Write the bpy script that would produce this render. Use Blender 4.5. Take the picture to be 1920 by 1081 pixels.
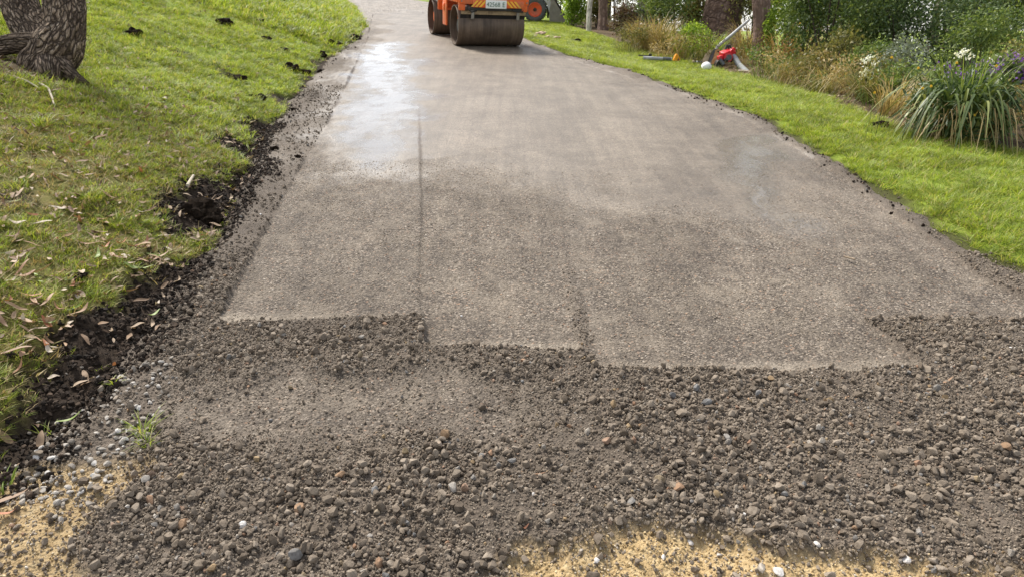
import bpy, bmesh, math, random
import numpy as np
from mathutils import Vector, Matrix, Euler

for o in list(bpy.data.objects):
    bpy.data.objects.remove(o)
SC = bpy.context.scene
COL = SC.collection
R = math.radians

# ------------------------------------------------------------------ camera
CAM_H, PITCH, FPX, SLOPE = 1.385, R(20.7), 1280.0, 0.0875
cam_d = bpy.data.cameras.new('camera')
cam_d.lens = 24.0; cam_d.sensor_width = 36.0
cam_d.clip_start = 0.05; cam_d.clip_end = 3000
cam_d.dof.use_dof = True; cam_d.dof.focus_distance = 2.7; cam_d.dof.aperture_fstop = 11.0
cam = bpy.data.objects.new('camera', cam_d); COL.objects.link(cam)
cam.location = (0, 0, CAM_H); cam.rotation_euler = (math.pi / 2 - PITCH, 0, 0)
SC.camera = cam

# ------------------------------------------------------------------ sky, sun, exposure
SUN_EL, SUN_AZ = R(52), R(-38)            # azimuth from +Y (road direction), negative = towards -X
W = bpy.data.worlds.new('World'); SC.world = W; W.use_nodes = True
nt = W.node_tree
sky = nt.nodes.new('ShaderNodeTexSky'); sky.sky_type = 'NISHITA'; sky.sun_disc = False
sky.sun_elevation = SUN_EL; sky.sun_rotation = SUN_AZ
sky.air_density = 1.0; sky.dust_density = 1.2; sky.ozone_density = 1.0
bgn = nt.nodes['Background']; bgn.inputs['Strength'].default_value = 0.14
hz = nt.nodes.new('ShaderNodeHueSaturation'); hz.inputs['Saturation'].default_value = 0.32   # thin bright cloud: paler than a clear sky
nt.links.new(sky.outputs[0], hz.inputs['Color']); nt.links.new(hz.outputs[0], bgn.inputs['Color'])
sun_d = bpy.data.lights.new('sun', 'SUN'); sun_d.energy = 3.2; sun_d.angle = R(13); sun_d.color = (1, .945, .86)
sun = bpy.data.objects.new('sun', sun_d); COL.objects.link(sun)
sdir = Vector((math.sin(SUN_AZ) * math.cos(SUN_EL), math.cos(SUN_AZ) * math.cos(SUN_EL), math.sin(SUN_EL)))
sun.rotation_euler = sdir.to_track_quat('Z', 'Y').to_euler()
sun.location = (-6, 8, 14)
SC.view_settings.view_transform = 'Standard'; SC.view_settings.look = 'None'
SC.view_settings.exposure = 0.97; SC.view_settings.gamma = 1.0
SC.view_settings.use_curve_mapping = False

# ------------------------------------------------------------------ numeric helpers
def _hash(ix, iy, seed):
    h = (ix.astype(np.int64) * 374761393 + iy.astype(np.int64) * 668265263 + seed * 974711) & 0x7fffffff
    h = ((h ^ (h >> 13)) * 1274126177) & 0x7fffffff
    h = h ^ (h >> 16)
    return (h & 0xffff) / 65535.0
def vnoise(x, y, seed=0):
    x = np.asarray(x, float); y = np.asarray(y, float)
    ix = np.floor(x); iy = np.floor(y); fx = x - ix; fy = y - iy
    fx = fx * fx * (3 - 2 * fx); fy = fy * fy * (3 - 2 * fy)
    a = _hash(ix, iy, seed); b = _hash(ix + 1, iy, seed); c = _hash(ix, iy + 1, seed); d = _hash(ix + 1, iy + 1, seed)
    return (a * (1 - fx) + b * fx) * (1 - fy) + (c * (1 - fx) + d * fx) * fy - .5
def fbm(x, y, scale, seed=0, oct=4):
    s = 0; a = 1.0; f = 1.0 / scale
    for k in range(oct):
        s = s + a * vnoise(np.asarray(x) * f + 17.3 * k, np.asarray(y) * f - 9.1 * k, seed + k * 31); a *= .5; f *= 2.03
    return s
def sstep(a, b, x):
    t = np.clip((x - a) / (b - a), 0, 1); return t * t * (3 - 2 * t)

CT, ST = math.cos(PITCH), math.sin(PITCH)
def ray(px, py):
    u = (px - 960) / FPX; v = (py - 540.5) / FPX
    return np.array([u, CT - v * ST, -ST - v * CT])
def plane_pt(px, py):                      # pixel -> the sloping road plane
    d = ray(px, py); t = CAM_H / (SLOPE * d[1] - d[2]); return d[0] * t, d[1] * t

# ------------------------------------------------------------------ terrain
_lb = [plane_pt(*p) for p in [(20, 925), (120, 815), (210, 720), (300, 640), (335, 570), (390, 480), (440, 420), (480, 330), (505, 250), (570, 175), (620, 122), (672, 82), (690, 55), (668, 22), (640, 0)]]
_rb = [plane_pt(*p) for p in [(1925, 512), (1810, 462), (1640, 352), (1540, 292), (1440, 228), (1280, 168), (1180, 124), (1060, 92), (1000, 72), (905, 30), (800, 0)]]
LY = np.array([-30, .8, 1.25] + [p[1] for p in _lb] + [45, 80]); LX = np.array([-2.1, -2.1, -1.75] + [p[0] for p in _lb] + [-16, -50])
RY = np.array([-30, .8, 1.6] + [p[1] for p in _rb] + [45, 80]); RX = np.array([2.6, 2.6, 2.55] + [p[0] for p in _rb] + [-12, -45])
def xl(y): return np.interp(y, LY, LX)
def xr(y): return np.interp(y, RY, RX)
def zbase(y):
    y = np.asarray(y, float)
    return SLOPE * np.where(y < 45, y, 45 + 20 * (1 - np.exp(-(np.maximum(y, 45) - 45) / 20)))
def crossfall(y): return .045 * sstep(7.5, 12, y)
def road_plane(x, y):
    xc = .5 * (xl(y) + xr(y)); return zbase(y) - crossfall(y) * np.clip(x - xc, -3, 3)
def ground_base(x, y):
    x = np.asarray(x, float); y = np.asarray(y, float)
    L = xl(y); Rr = xr(y)
    d = np.maximum(L - x, 0); e = np.maximum(x - Rr, 0)
    z = road_plane(x, y)
    dd = 14 * (1 - np.exp(-d / 14))
    bank = .36 * (np.sqrt(dd * dd + .04) - .2) + .05 * sstep(.05, .35, d)
    bank = bank + .10 * fbm(x, y, 1.3, 5, 3) * sstep(.1, .8, d) + .025 * fbm(x, y, .25, 8, 3) * sstep(.0, .3, d)
    sl = .03 + .09 * sstep(6, 13, y)
    fall = -sl * np.minimum(e, 1.6) - .035 * np.clip(e - 1.3, 0, 4.5) - .20 * 25 * (1 - np.exp(-np.maximum(e - 5.5, 0) / 25))
    fall = fall + .03 * sstep(.03, .2, e) + .05 * fbm(x, y, .9, 15, 3) * sstep(.1, .5, e)
    return z + np.where(d > 0, bank, 0) + np.where(e > 0, fall, 0)
def pix(px, py, fn=ground_base, tmax=70):    # pixel -> first hit with the ground
    d = ray(px, py); t = np.geomspace(.9, tmax, 1500)
    zz = CAM_H + d[2] * t - fn(d[0] * t, d[1] * t)
    k = np.argmax(zz < 0)
    if zz[k] >= 0: k = len(t) - 1
    if k > 0: tt = t[k - 1] + (t[k] - t[k - 1]) * zz[k - 1] / (zz[k - 1] - zz[k] + 1e-9)
    else: tt = t[0]
    return Vector((d[0] * tt, d[1] * tt, CAM_H + d[2] * tt)), tt

def inpoly(x, y, poly):
    r = np.zeros(x.shape, bool); n = len(poly)
    for i in range(n):
        x0, y0 = poly[i]; x1, y1 = poly[(i + 1) % n]
        if y0 == y1: continue
        c = ((y0 > y) != (y1 > y)) & (x < (x1 - x0) * (y - y0) / (y1 - y0) + x0); r ^= c
    return r
def pmask(x, y, poly, warp=.03, wscale=.25, soft=.02, seed=3):
    x = np.asarray(x, float); y = np.asarray(y, float)
    wx = x + warp * 2 * fbm(x, y, wscale, seed, 3); wy = y + warp * 2 * fbm(x, y, wscale, seed + 50, 3)
    s = 0; K = 6 if soft > 0 else 1
    for k in range(K):
        a = 2 * math.pi * k / K; rr = soft * (.4 if k % 2 else 1)
        s = s + inpoly(wx + rr * math.cos(a), wy + rr * math.sin(a), poly).astype(float)
    return s / K
def wpoly(pts): return [plane_pt(*p) for p in pts]
R1 = wpoly([(405, 607), (795, 597), (800, 400), (795, 170), (770, 80), (735, 25), (700, 30), (688, 90), (600, 255), (560, 320), (500, 430)])
R2 = wpoly([(795, 652), (1085, 656), (1110, 640), (1090, 520), (1060, 300), (1030, 100), (905, 25), (728, 25), (760, 80), (785, 170), (790, 400), (785, 560), (795, 600)])
R3 = wpoly([(1130, 697), (1740, 698), (1620, 599), (1925, 606), (2000, 600), (1840, 520), (1720, 430), (1560, 318), (1400, 222), (1240, 160), (1060, 100), (900, 25), (1000, 100), (1030, 300), (1060, 520), (1088, 650)])
R5 = wpoly([(360, 836), (640, 832), (920, 818), (1010, 750), (820, 712), (560, 704), (380, 735)])
PBw = wpoly([(150, 760), (250, 690), (330, 670), (310, 780), (240, 900), (90, 960), (10, 940), (60, 850)])
FINEZ = wpoly([(330, 720), (560, 694), (800, 702), (1000, 722), (1090, 760), (960, 838), (380, 855), (290, 790)])
SM = wpoly([(596, 330), (690, 338), (730, 312), (870, 288), (960, 330), (1040, 395), (1250, 405), (1480, 385), (1600, 400), (1540, 310), (1300, 178), (1050, 95), (900, 20), (735, 15), (690, 60), (640, 170), (588, 290)])
W1 = wpoly([(612, 210), (640, 160), (690, 92), (760, 85), (792, 190), (800, 285), (735, 315), (700, 335), (640, 300), (606, 250)])
W2 = wpoly([(1370, 255), (1430, 255), (1500, 312), (1450, 330), (1500, 440), (1400, 425), (1360, 330)])
SANDA = wpoly([(-300, 870), (0, 905), (120, 868), (270, 872), (240, 930), (150, 1000), (165, 1100), (150, 1300), (-600, 1300)])
SANDB = wpoly([(930, 1300), (945, 1060), (1010, 1025), (1200, 990), (1330, 1003), (1480, 1015), (1720, 1045), (1900, 1085), (2500, 1200), (2500, 1400)])
def gpoly(pts): return [tuple(pix(*p)[0][:2]) for p in pts]
SOIL = gpoly([(-120, 1000), (-200, 860), (0, 735), (45, 690), (75, 640), (140, 595), (250, 535), (320, 485), (378, 505), (362, 560), (345, 630), (258, 715), (160, 815), (60, 925)])
SOILB = gpoly([(300, 430), (290, 375), (340, 335), (420, 318), (500, 300), (520, 330), (470, 350), (450, 400), (400, 435), (350, 440)])
def soil_mask(x, y):
    d = xl(y) - x; nz = fbm(x, y, .45, 63, 4)
    band = sstep(-.10, -.02, d + .06 * nz) * sstep(.23, .08, d - .34 * nz) * sstep(1.6, 2.4, y) * sstep(16, 9, y)
    return np.maximum(np.maximum(pmask(x, y, SOIL, .06, .15, .04, 60), pmask(x, y, SOILB, .08, .15, .05, 66)), np.clip(band, 0, 1))
YE1, YE2, YE3 = plane_pt(600, 603)[1], plane_pt(940, 653)[1], plane_pt(1430, 697)[1]
_sa, _sb = np.array(plane_pt(1104, 668)), np.array(plane_pt(1048, 430))
def seam_gap(x, y):                        # crumbs left between the second and third roller pass
    ab = _sb - _sa; u = np.clip(((x - _sa[0]) * ab[0] + (y - _sa[1]) * ab[1]) / ab.dot(ab), 0, 1)
    d = np.hypot(x - _sa[0] - u * ab[0], y - _sa[1] - u * ab[1]) + .02 * fbm(x, y, .1, 190, 3)
    return np.exp(-(d / .026) ** 2) * (1 - .75 * u) * np.clip(.8 + 1.2 * fbm(x, y, .15, 195, 3), 0, 1)
def lips(x, y, r1, r2, r3):
    j = .015 * fbm(x, y, .08, 160, 2)
    f = lambda m, ye: m * sstep(ye + .11, ye + .03, y + j)
    return np.clip(f(r1, YE1) * (1 - r2) + f(r2, YE2) * (1 - r3) + f(r3, YE3), 0, 1)
def road_masks(x, y):
    r1 = pmask(x, y, R1, .006, .10, .006, 3); r2 = pmask(x, y, R2, .005, .10, .006, 9); r3 = pmask(x, y, R3, .008, .12, .008, 12)
    r5 = pmask(x, y, R5, .07, .2, .07, 21) * .82
    rolled = np.clip(np.maximum(np.maximum(r1, r2), np.maximum(r3, r5)), 0, 1)
    sand = np.maximum(.8 * pmask(x, y, SANDA, .05, .12, .04, 31), pmask(x, y, SANDB, .05, .12, .04, 37))
    sand = np.maximum(sand, 1 - sstep(.95, 1.12, y + .1 * fbm(x, y, .3, 40)))
    smooth = pmask(x, y, SM, .34, .7, .50, 44); smooth = np.clip(smooth + .35 * fbm(x, y, .35, 46, 4) * (smooth > 0) * (smooth < 1), 0, 1)
    wet = np.maximum(pmask(x, y, W1, .25, .4, .26, 48), pmask(x, y, W2, .16, .3, .16, 52))
    rolled = rolled * (1 - .75 * seam_gap(x, y))
    return r1, r2, r3, rolled, sand, smooth, wet
def road_surf(x, y, masks=None, edge=True):
    x = np.asarray(x, float); y = np.asarray(y, float)
    if masks is None: masks = road_masks(x, y)
    r1, r2, r3, rolled, sand, smooth, wet = masks
    loose = 1 - rolled
    z = road_plane(x, y)
    z = z + loose * (.019 - .012 * sstep(2.6, 3.4, y) + .030 * fbm(x, y, .42, 70, 3) + .016 * fbm(x, y, .09, 74, 3) + .006 * fbm(x, y, .022, 78, 2))
    near_ = sstep(8, 4, y)
    z = z - near_ * (.001 * r1 * (1 - r2) + .017 * r2 * (1 - r3) + (.006 + .011 * sstep(2.9, 4.0, y)) * r3) + rolled * (.004 * fbm(x, y, .6, 81, 2) + .0034 * fbm(x, y, .02, 84, 2) * (1 - .8 * smooth))
    z = z - sand * (.030 - .010 * fbm(x, y, .05, 88, 3))
    if edge:
        m = np.minimum(x - xl(y), xr(y) - x) + .10 * fbm(x, y, .22, 90, 4)
        z = z - .30 * np.maximum(.04 - m, 0) + .006 * np.exp(-((m - .1) / .08) ** 2)
    return z
def ground_surf(x, y):
    x = np.asarray(x, float); y = np.asarray(y, float)
    z = ground_base(x, y)
    sm = soil_mask(x, y)
    near = sstep(14, 6, y)
    z = z - sm * (.035 - .06 * fbm(x, y, .13, 95, 4) - .02 * fbm(x, y, .03, 99, 2)) * near
    m = np.minimum(x - xl(y), xr(y) - x)
    return z - .16 * sstep(-.02, .22, m)
def surf(x, y): return np.maximum(road_surf(x, y), ground_surf(x, y))
def surf1(x, y): return float(surf(np.array([x]), np.array([y]))[0])
def normal_at(x, y, r=.3, fn=ground_base):
    X = np.array([x + r, x - r, x, x], float); Y = np.array([y, y, y + r, y - r], float); z = fn(X, Y)
    return Vector((-(z[0] - z[1]) / (2 * r), -(z[2] - z[3]) / (2 * r), 1)).normalized()

# ------------------------------------------------------------------ materials
def mat(name):
    m = bpy.data.materials.new(name); m.use_nodes = True
    n = m.node_tree.nodes; l = m.node_tree.links
    return m, n, l, n['Principled BSDF']
def ramp(n, stops, interp='LINEAR'):
    r = n.new('ShaderNodeValToRGB'); cr = r.color_ramp; cr.interpolation = interp
    while len(cr.elements) < len(stops): cr.elements.new(.5)
    for e, (p, c) in zip(cr.elements, stops): e.position = p; e.color = (*c, 1)
    return r
def noise(n, l, scale, detail=4, rough=.55, vec=None, dist=0):
    t = n.new('ShaderNodeTexNoise'); t.inputs['Scale'].default_value = scale; t.inputs['Detail'].default_value = detail
    t.inputs['Roughness'].default_value = rough; t.inputs['Distortion'].default_value = dist
    if vec is not None: l.new(vec, t.inputs['Vector'])
    return t
def mixc(n, l, f, a, b, mode='MIX'):
    m = n.new('ShaderNodeMix'); m.data_type = 'RGBA'; m.blend_type = mode
    for s, v in ((m.inputs[0], f), (m.inputs[6], a), (m.inputs[7], b)):
        if hasattr(v, 'is_linked') or isinstance(v, bpy.types.NodeSocket): l.new(v, s)
        elif isinstance(v, (int, float)): s.default_value = v
        else: s.default_value = (*v, 1)
    return m.outputs[2]
def math_(n, l, op, a, b=None, c=None, clamp=False):
    m = n.new('ShaderNodeMath'); m.operation = op; m.use_clamp = clamp
    for s, v in zip(m.inputs, (a, b, c)):
        if v is None: continue
        if isinstance(v, bpy.types.NodeSocket): l.new(v, s)
        else: s.default_value = v
    return m.outputs[0]
def attr(n, name):
    a = n.new('ShaderNodeAttribute'); a.attribute_name = name; return a.outputs['Fac']
def bump(n, l, h, strength, dist, nrm=None):
    b = n.new('ShaderNodeBump'); b.inputs['Strength'].default_value = 1.0; b.inputs['Distance'].default_value = dist
    if isinstance(strength, bpy.types.NodeSocket): l.new(strength, b.inputs['Strength'])
    else: b.inputs['Strength'].default_value = strength
    l.new(h, b.inputs['Height'])
    if nrm is not None: l.new(nrm, b.inputs['Normal'])
    return b.outputs[0]
def pos(n): return n.new('ShaderNodeNewGeometry').outputs['Position']
def objc(n): return n.new('ShaderNodeTexCoord').outputs['Object']

def simple(name, c, rough=.6, var=.25, scale=12, metal=0, bumpd=0, dirt=None, dirt_amt=.5, spec=.5):
    m, n, l, b = mat(name)
    oc = objc(n)
    t = noise(n, l, scale, 5, .6, oc)
    lo = tuple(max(0, v * (1 - var)) for v in c); hi = tuple(min(1, v * (1 + var)) for v in c)
    rp = ramp(n, [(.3, lo), (.7, hi)]); l.new(t.outputs[0], rp.inputs[0]); out = rp.outputs[0]
    if dirt:
        t2 = noise(n, l, scale * .35, 6, .7, oc, .4)
        f = ramp(n, [(.62 - dirt_amt * .35, (0, 0, 0)), (.72, (1, 1, 1))]); l.new(t2.outputs[0], f.inputs[0])
        out = mixc(n, l, math_(n, l, 'MULTIPLY', f.outputs[0], .8), out, dirt)
    l.new(out, b.inputs['Base Color'])
    b.inputs['Roughness'].default_value = rough; b.inputs['Metallic'].default_value = metal
    b.inputs['Specular IOR Level'].default_value = spec
    if bumpd:
        t3 = noise(n, l, scale * 4, 5, .65, oc); l.new(bump(n, l, t3.outputs[0], .7, bumpd), b.inputs['Normal'])
    return m

def road_material():
    m, n, l, b = mat('gravel_road'); p = pos(n)
    rolled, sand, smooth, wet = (attr(n, k) for k in ('rolled', 'sand', 'smooth', 'wet')); lip = attr(n, 'lip')
    big = noise(n, l, .9, 5, .6, p); mid = noise(n, l, 7, 5, .6, p); fine = noise(n, l, 160, 4, .7, p)
    v = n.new('ShaderNodeTexVoronoi'); v.inputs['Scale'].default_value = 105; l.new(p, v.inputs['Vector'])
    v2 = n.new('ShaderNodeTexVoronoi'); v2.inputs['Scale'].default_value = 190; l.new(p, v2.inputs['Vector'])
    cell = n.new('ShaderNodeSeparateColor'); l.new(v.outputs['Color'], cell.inputs[0])
    stone = ramp(n, [(0, (.080, .064, .050)), (.35, (.160, .131, .103)), (.7, (.222, .186, .148)), (.93, (.33, .285, .235)), (.965, (.32, .20, .13)), (1, (.46, .42, .36))])
    l.new(cell.outputs[0], stone.inputs[0])
    gap = ramp(n, [(.25, (1, 1, 1)), (.66, (.30, .275, .25))]); l.new(v.outputs['Distance'], gap.inputs[0])
    rolled_c = mixc(n, l, .75, stone.outputs[0], gap.outputs[0], 'MULTIPLY')
    fines = ramp(n, [(.3, (.165, .136, .104)), (.7, (.24, .202, .158))]); l.new(mid.outputs[0], fines.inputs[0])
    ff = ramp(n, [(.45, (0, 0, 0)), (.66, (1, 1, 1))]); l.new(mid.outputs[0], ff.inputs[0])
    rolled_c = mixc(n, l, math_(n, l, 'MULTIPLY', ff.outputs[0], .55), rolled_c, fines.outputs[0])
    smooth_c = ramp(n, [(.30, (.140, .110, .079)), (.5, (.200, .163, .121)), (.68, (.255, .213, .163))]); l.new(noise(n, l, 1.3, 8, .68, p).outputs[0], smooth_c.inputs[0])
    speck = ramp(n, [(.35, (.60, .59, .58)), (.6, (1.18, 1.18, 1.18))]); l.new(fine.outputs[0], speck.inputs[0])
    sc = mixc(n, l, 1.0, smooth_c.outputs[0], speck.outputs[0], 'MULTIPLY')
    loose_c = ramp(n, [(.3, (.070, .054, .040)), (.7, (.160, .128, .097))]); l.new(fine.outputs[0], loose_c.inputs[0])
    c = mixc(n, l, rolled, loose_c.outputs[0], rolled_c)
    c = mixc(n, l, math_(n, l, 'MULTIPLY', lip, .7), c, (.30, .258, .205))
    sm2 = math_(n, l, 'MULTIPLY', smooth, .55)
    c = mixc(n, l, sm2, c, sc)
    damp = ramp(n, [(.36, (.74, .725, .71)), (.56, (1.0, 1.0, 1.0)), (.72, (1.08, 1.07, 1.06))]); l.new(noise(n, l, 1.7, 7, .62, p, .6).outputs[0], damp.inputs[0])
    c = mixc(n, l, 1.0, c, damp.outputs[0], 'MULTIPLY')
    mp = n.new('ShaderNodeMapping'); mp.inputs['Scale'].default_value = (9, .55, 1); l.new(p, mp.inputs['Vector'])
    stk = ramp(n, [(.34, (.80, .79, .78)), (.64, (1.10, 1.10, 1.09))]); l.new(noise(n, l, 1.0, 6, .65, mp.outputs[0]).outputs[0], stk.inputs[0])
    c = mixc(n, l, rolled, c, mixc(n, l, 1.0, c, stk.outputs[0], 'MULTIPLY'))
    gr = ramp(n, [(.36, (.70, .69, .68)), (.60, (1.12, 1.11, 1.10))]); l.new(noise(n, l, 48, 5, .75, p).outputs[0], gr.inputs[0])
    c = mixc(n, l, 1.0, c, gr.outputs[0], 'MULTIPLY')
    sand_c = ramp(n, [(.3, (.22, .14, .06)), (.5, (.38, .27, .13)), (.75, (.52, .41, .24))]); l.new(noise(n, l, 45, 5, .7, p).outputs[0], sand_c.inputs[0])
    c = mixc(n, l, sand, c, sand_c.outputs[0])
    wetd = mixc(n, l, math_(n, l, 'MULTIPLY', wet, .30), c, (.12, .10, .076))
    l.new(wetd, b.inputs['Base Color'])
    rg = math_(n, l, 'SUBTRACT', .92, math_(n, l, 'MULTIPLY', smooth, .36))
    wn = ramp(n, [(.32, (.45,) * 3), (.55, (1,) * 3)]); l.new(noise(n, l, 3.5, 6, .65, p).outputs[0], wn.inputs[0])
    rg = math_(n, l, 'SUBTRACT', rg, math_(n, l, 'MULTIPLY', math_(n, l, 'MULTIPLY', wet, wn.outputs[0]), .56))
    l.new(rg, b.inputs['Roughness']); b.inputs['Specular IOR Level'].default_value = .5
    inv = math_(n, l, 'SUBTRACT', 1.0, math_(n, l, 'MAXIMUM', math_(n, l, 'MULTIPLY', smooth, .62), math_(n, l, 'MULTIPLY', wet, .86)), clamp=True)
    h1 = math_(n, l, 'SUBTRACT', 1.0, v.outputs['Distance'])
    nb = bump(n, l, h1, inv, .0045)
    h2 = math_(n, l, 'SUBTRACT', 1.0, v2.outputs['Distance'])
    nb = bump(n, l, h2, inv, .0016, nb)
    nb = bump(n, l, fine.outputs[0], math_(n, l, 'MULTIPLY', inv, .8), .003, nb)
    l.new(nb, b.inputs['Normal'])
    return m
def ground_material():
    m, n, l, b = mat('lawn_soil'); p = pos(n)
    soil, bed, far = attr(n, 'soil'), attr(n, 'bed'), attr(n, 'far')
    g = ramp(n, [(.25, (.06, .05, .018)), (.5, (.13, .125, .030)), (.75, (.22, .18, .075))]); l.new(noise(n, l, 6, 6, .7, p).outputs[0], g.inputs[0])
    gf = ramp(n, [(.3, (.13, .18, .020)), (.7, (.22, .28, .035))]); l.new(noise(n, l, 2.0, 6, .7, p).outputs[0], gf.inputs[0])
    c = mixc(n, l, far, g.outputs[0], gf.outputs[0])
    bc = ramp(n, [(.3, (.045, .030, .018)), (.55, (.11, .075, .042)), (.75, (.20, .14, .085))]); l.new(noise(n, l, 22, 6, .75, p).outputs[0], bc.inputs[0])
    c = mixc(n, l, bed, c, bc.outputs[0])
    so = ramp(n, [(.3, (.016, .011, .007)), (.7, (.055, .038, .026))]); l.new(noise(n, l, 60, 6, .7, p).outputs[0], so.inputs[0])
    c = mixc(n, l, soil, c, so.outputs[0])
    l.new(c, b.inputs['Base Color']); b.inputs['Roughness'].default_value = .95; b.inputs['Specular IOR Level'].default_value = .2
    t = noise(n, l, 70, 6, .7, p); l.new(bump(n, l, t.outputs[0], .9, .012), b.inputs['Normal'])
    return m
def stone_material(name, stops, rough=.88):
    m, n, l, b = mat(name)
    oi = n.new('ShaderNodeObjectInfo'); rp = ramp(n, stops); l.new(oi.outputs['Random'], rp.inputs[0])
    p = pos(n); t = noise(n, l, 210, 4, .7, p); t2 = noise(n, l, 60, 4, .6, p)
    sp = ramp(n, [(.3, (.62, .60, .58)), (.65, (1.2, 1.2, 1.2))]); l.new(t2.outputs[0], sp.inputs[0])
    l.new(mixc(n, l, 1.0, rp.outputs[0], sp.outputs[0], 'MULTIPLY'), b.inputs['Base Color'])
    b.inputs['Roughness'].default_value = rough; b.inputs['Specular IOR Level'].default_value = .3
    l.new(bump(n, l, t.outputs[0], .8, .0022), b.inputs['Normal'])
    return m
def leafy(name, stops, transl=.35, rough=.5, posvar=None, spec=.35):
    m, n, l, b = mat(name)
    oi = n.new('ShaderNodeObjectInfo'); at = n.new('ShaderNodeAttribute'); at.attribute_name = 'rnd'
    f = math_(n, l, 'FRACT', math_(n, l, 'ADD', oi.outputs['Random'], at.outputs['Fac']))
    rp = ramp(n, stops); l.new(f, rp.inputs[0]); c = rp.outputs[0]
    if posvar:
        sc, lo, hi = posvar
        t = noise(n, l, sc, 4, .6, pos(n)); r2 = ramp(n, [(.35, lo), (.65, hi)]); l.new(t.outputs[0], r2.inputs[0])
        c = mixc(n, l, 1.0, c, r2.outputs[0], 'MULTIPLY')
    l.new(c, b.inputs['Base Color']); b.inputs['Roughness'].default_value = rough; b.inputs['Specular IOR Level'].default_value = spec
    tr = n.new('ShaderNodeBsdfTranslucent'); l.new(mixc(n, l, 1.0, c, (1.25, 1.2, .7), 'MULTIPLY'), tr.inputs['Color'])
    ms = n.new('ShaderNodeMixShader'); ms.inputs[0].default_value = transl
    l.new(b.outputs[0], ms.inputs[1]); l.new(tr.outputs[0], ms.inputs[2]); l.new(ms.outputs[0], n['Material Output'].inputs['Surface'])
    return m
def bark_material(name, dark, mid, light, zs=3.0, xs=26, bd=.02, plates=0):
    m, n, l, b = mat(name); oc = n.new('ShaderNodeAttribute'); oc.attribute_name = 'tubeco'; v = oc.outputs['Vector']
    mp = n.new('ShaderNodeMapping'); mp.inputs['Scale'].default_value = (xs, xs, zs); l.new(v, mp.inputs['Vector'])
    t = noise(n, l, 1.0, 6, .65, mp.outputs[0], .6)
    rp = ramp(n, [(.32, dark), (.5, mid), (.68, light)]); l.new(t.outputs[0], rp.inputs[0])
    r2 = ramp(n, [(.36, (.45, .42, .40)), (.62, (1.2, 1.16, 1.12))]); l.new(noise(n, l, 9.0, 6, .65, v, .8).outputs[0], r2.inputs[0])
    c = mixc(n, l, 1.0, rp.outputs[0], r2.outputs[0], 'MULTIPLY'); h = t.outputs[0]
    if plates:
        wv = n.new('ShaderNodeVectorMath'); wv.operation = 'MULTIPLY_ADD'; wv.inputs[1].default_value = (.09, .09, .16)
        l.new(noise(n, l, 7, 4, .6, v).outputs['Color'], wv.inputs[0]); l.new(v, wv.inputs[2])
        m2 = n.new('ShaderNodeMapping'); m2.inputs['Scale'].default_value = (plates, plates, plates * .42); l.new(wv.outputs[0], m2.inputs['Vector'])
        vo = n.new('ShaderNodeTexVoronoi'); vo.feature = 'DISTANCE_TO_EDGE'; vo.inputs['Scale'].default_value = 1.0; l.new(m2.outputs[0], vo.inputs['Vector'])
        cr = ramp(n, [(.0, (0,) * 3), (.16, (.8,) * 3), (.4, (1,) * 3)]); l.new(vo.outputs['Distance'], cr.inputs[0])
        c = mixc(n, l, cr.outputs[0], dark, c); h = math_(n, l, 'ADD', math_(n, l, 'MULTIPLY', h, .5), cr.outputs[0])
    l.new(c, b.inputs['Base Color'])
    b.inputs['Roughness'].default_value = .9; b.inputs['Specular IOR Level'].default_value = .2
    l.new(bump(n, l, h, 1.0, bd), b.inputs['Normal'])
    return m
def drum_material():
    m, n, l, b = mat('drum_steel'); oc = objc(n)
    mp = n.new('ShaderNodeMapping'); mp.inputs['Scale'].default_value = (22, 1.2, 1.2); l.new(oc, mp.inputs['Vector'])
    t = noise(n, l, 1.0, 6, .6, mp.outputs[0]); t2 = noise(n, l, 4, 5, .6, oc)
    rp = ramp(n, [(.3, (.075, .052, .036)), (.55, (.125, .090, .064)), (.75, (.18, .135, .10))]); l.new(t.outputs[0], rp.inputs[0])
    r2 = ramp(n, [(.35, (.7, .66, .62)), (.65, (1.25, 1.2, 1.15))]); l.new(t2.outputs[0], r2.inputs[0])
    l.new(mixc(n, l, 1.0, rp.outputs[0], r2.outputs[0], 'MULTIPLY'), b.inputs['Base Color'])
    b.inputs['Roughness'].default_value = .55; b.inputs['Metallic'].default_value = .15
    return m

M = {}
M['road'] = road_material(); M['ground'] = ground_material(); M['drum'] = drum_material()
M['stone'] = stone_material('crushed_rock', [(0, (.105, .082, .060)), (.3, (.160, .128, .096)), (.7, (.212, .173, .132)), (.93, (.25, .208, .163)), (.945, (.26, .155, .10)), (.96, (.27, .20, .11)), (.975, (.15, .15, .15)), (1, (.34, .30, .25))])
M['stone_dusty'] = stone_material('dusty_rock', [(0, (.18, .147, .110)), (.5, (.25, .208, .16)), (.94, (.30, .255, .20)), (.96, (.30, .19, .12)), (1, (.46, .42, .36))])
M['pebble'] = stone_material('pale_pebble', [(0, (.20, .175, .145)), (.5, (.30, .272, .235)), (.85, (.38, .35, .31)), (1, (.54, .52, .49))], .75)
M['white_stone'] = stone_material('white_quartz', [(0, (.46, .43, .40)), (1, (.68, .66, .63))], .6)
M['sandgrain'] = stone_material('sand_grain', [(0, (.32, .22, .10)), (.4, (.47, .35, .18)), (.75, (.58, .46, .28)), (.9, (.50, .45, .38)), (1, (.30, .25, .20))])
M['crumb'] = stone_material('soil_crumb', [(0, (.010, .007, .0045)), (.6, (.030, .020, .0135)), (.9, (.058, .040, .027)), (1, (.10, .07, .05))], .95)
M['grass'] = leafy('grass_blade', [(0, (.13, .20, .022)), (.35, (.26, .36, .045)), (.7, (.38, .47, .07)), (.88, (.44, .44, .12)), (1, (.56, .49, .27))], .42, .5, (2.6, (.60, .60, .58), (1.12, 1.1, 1.05)))
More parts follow.
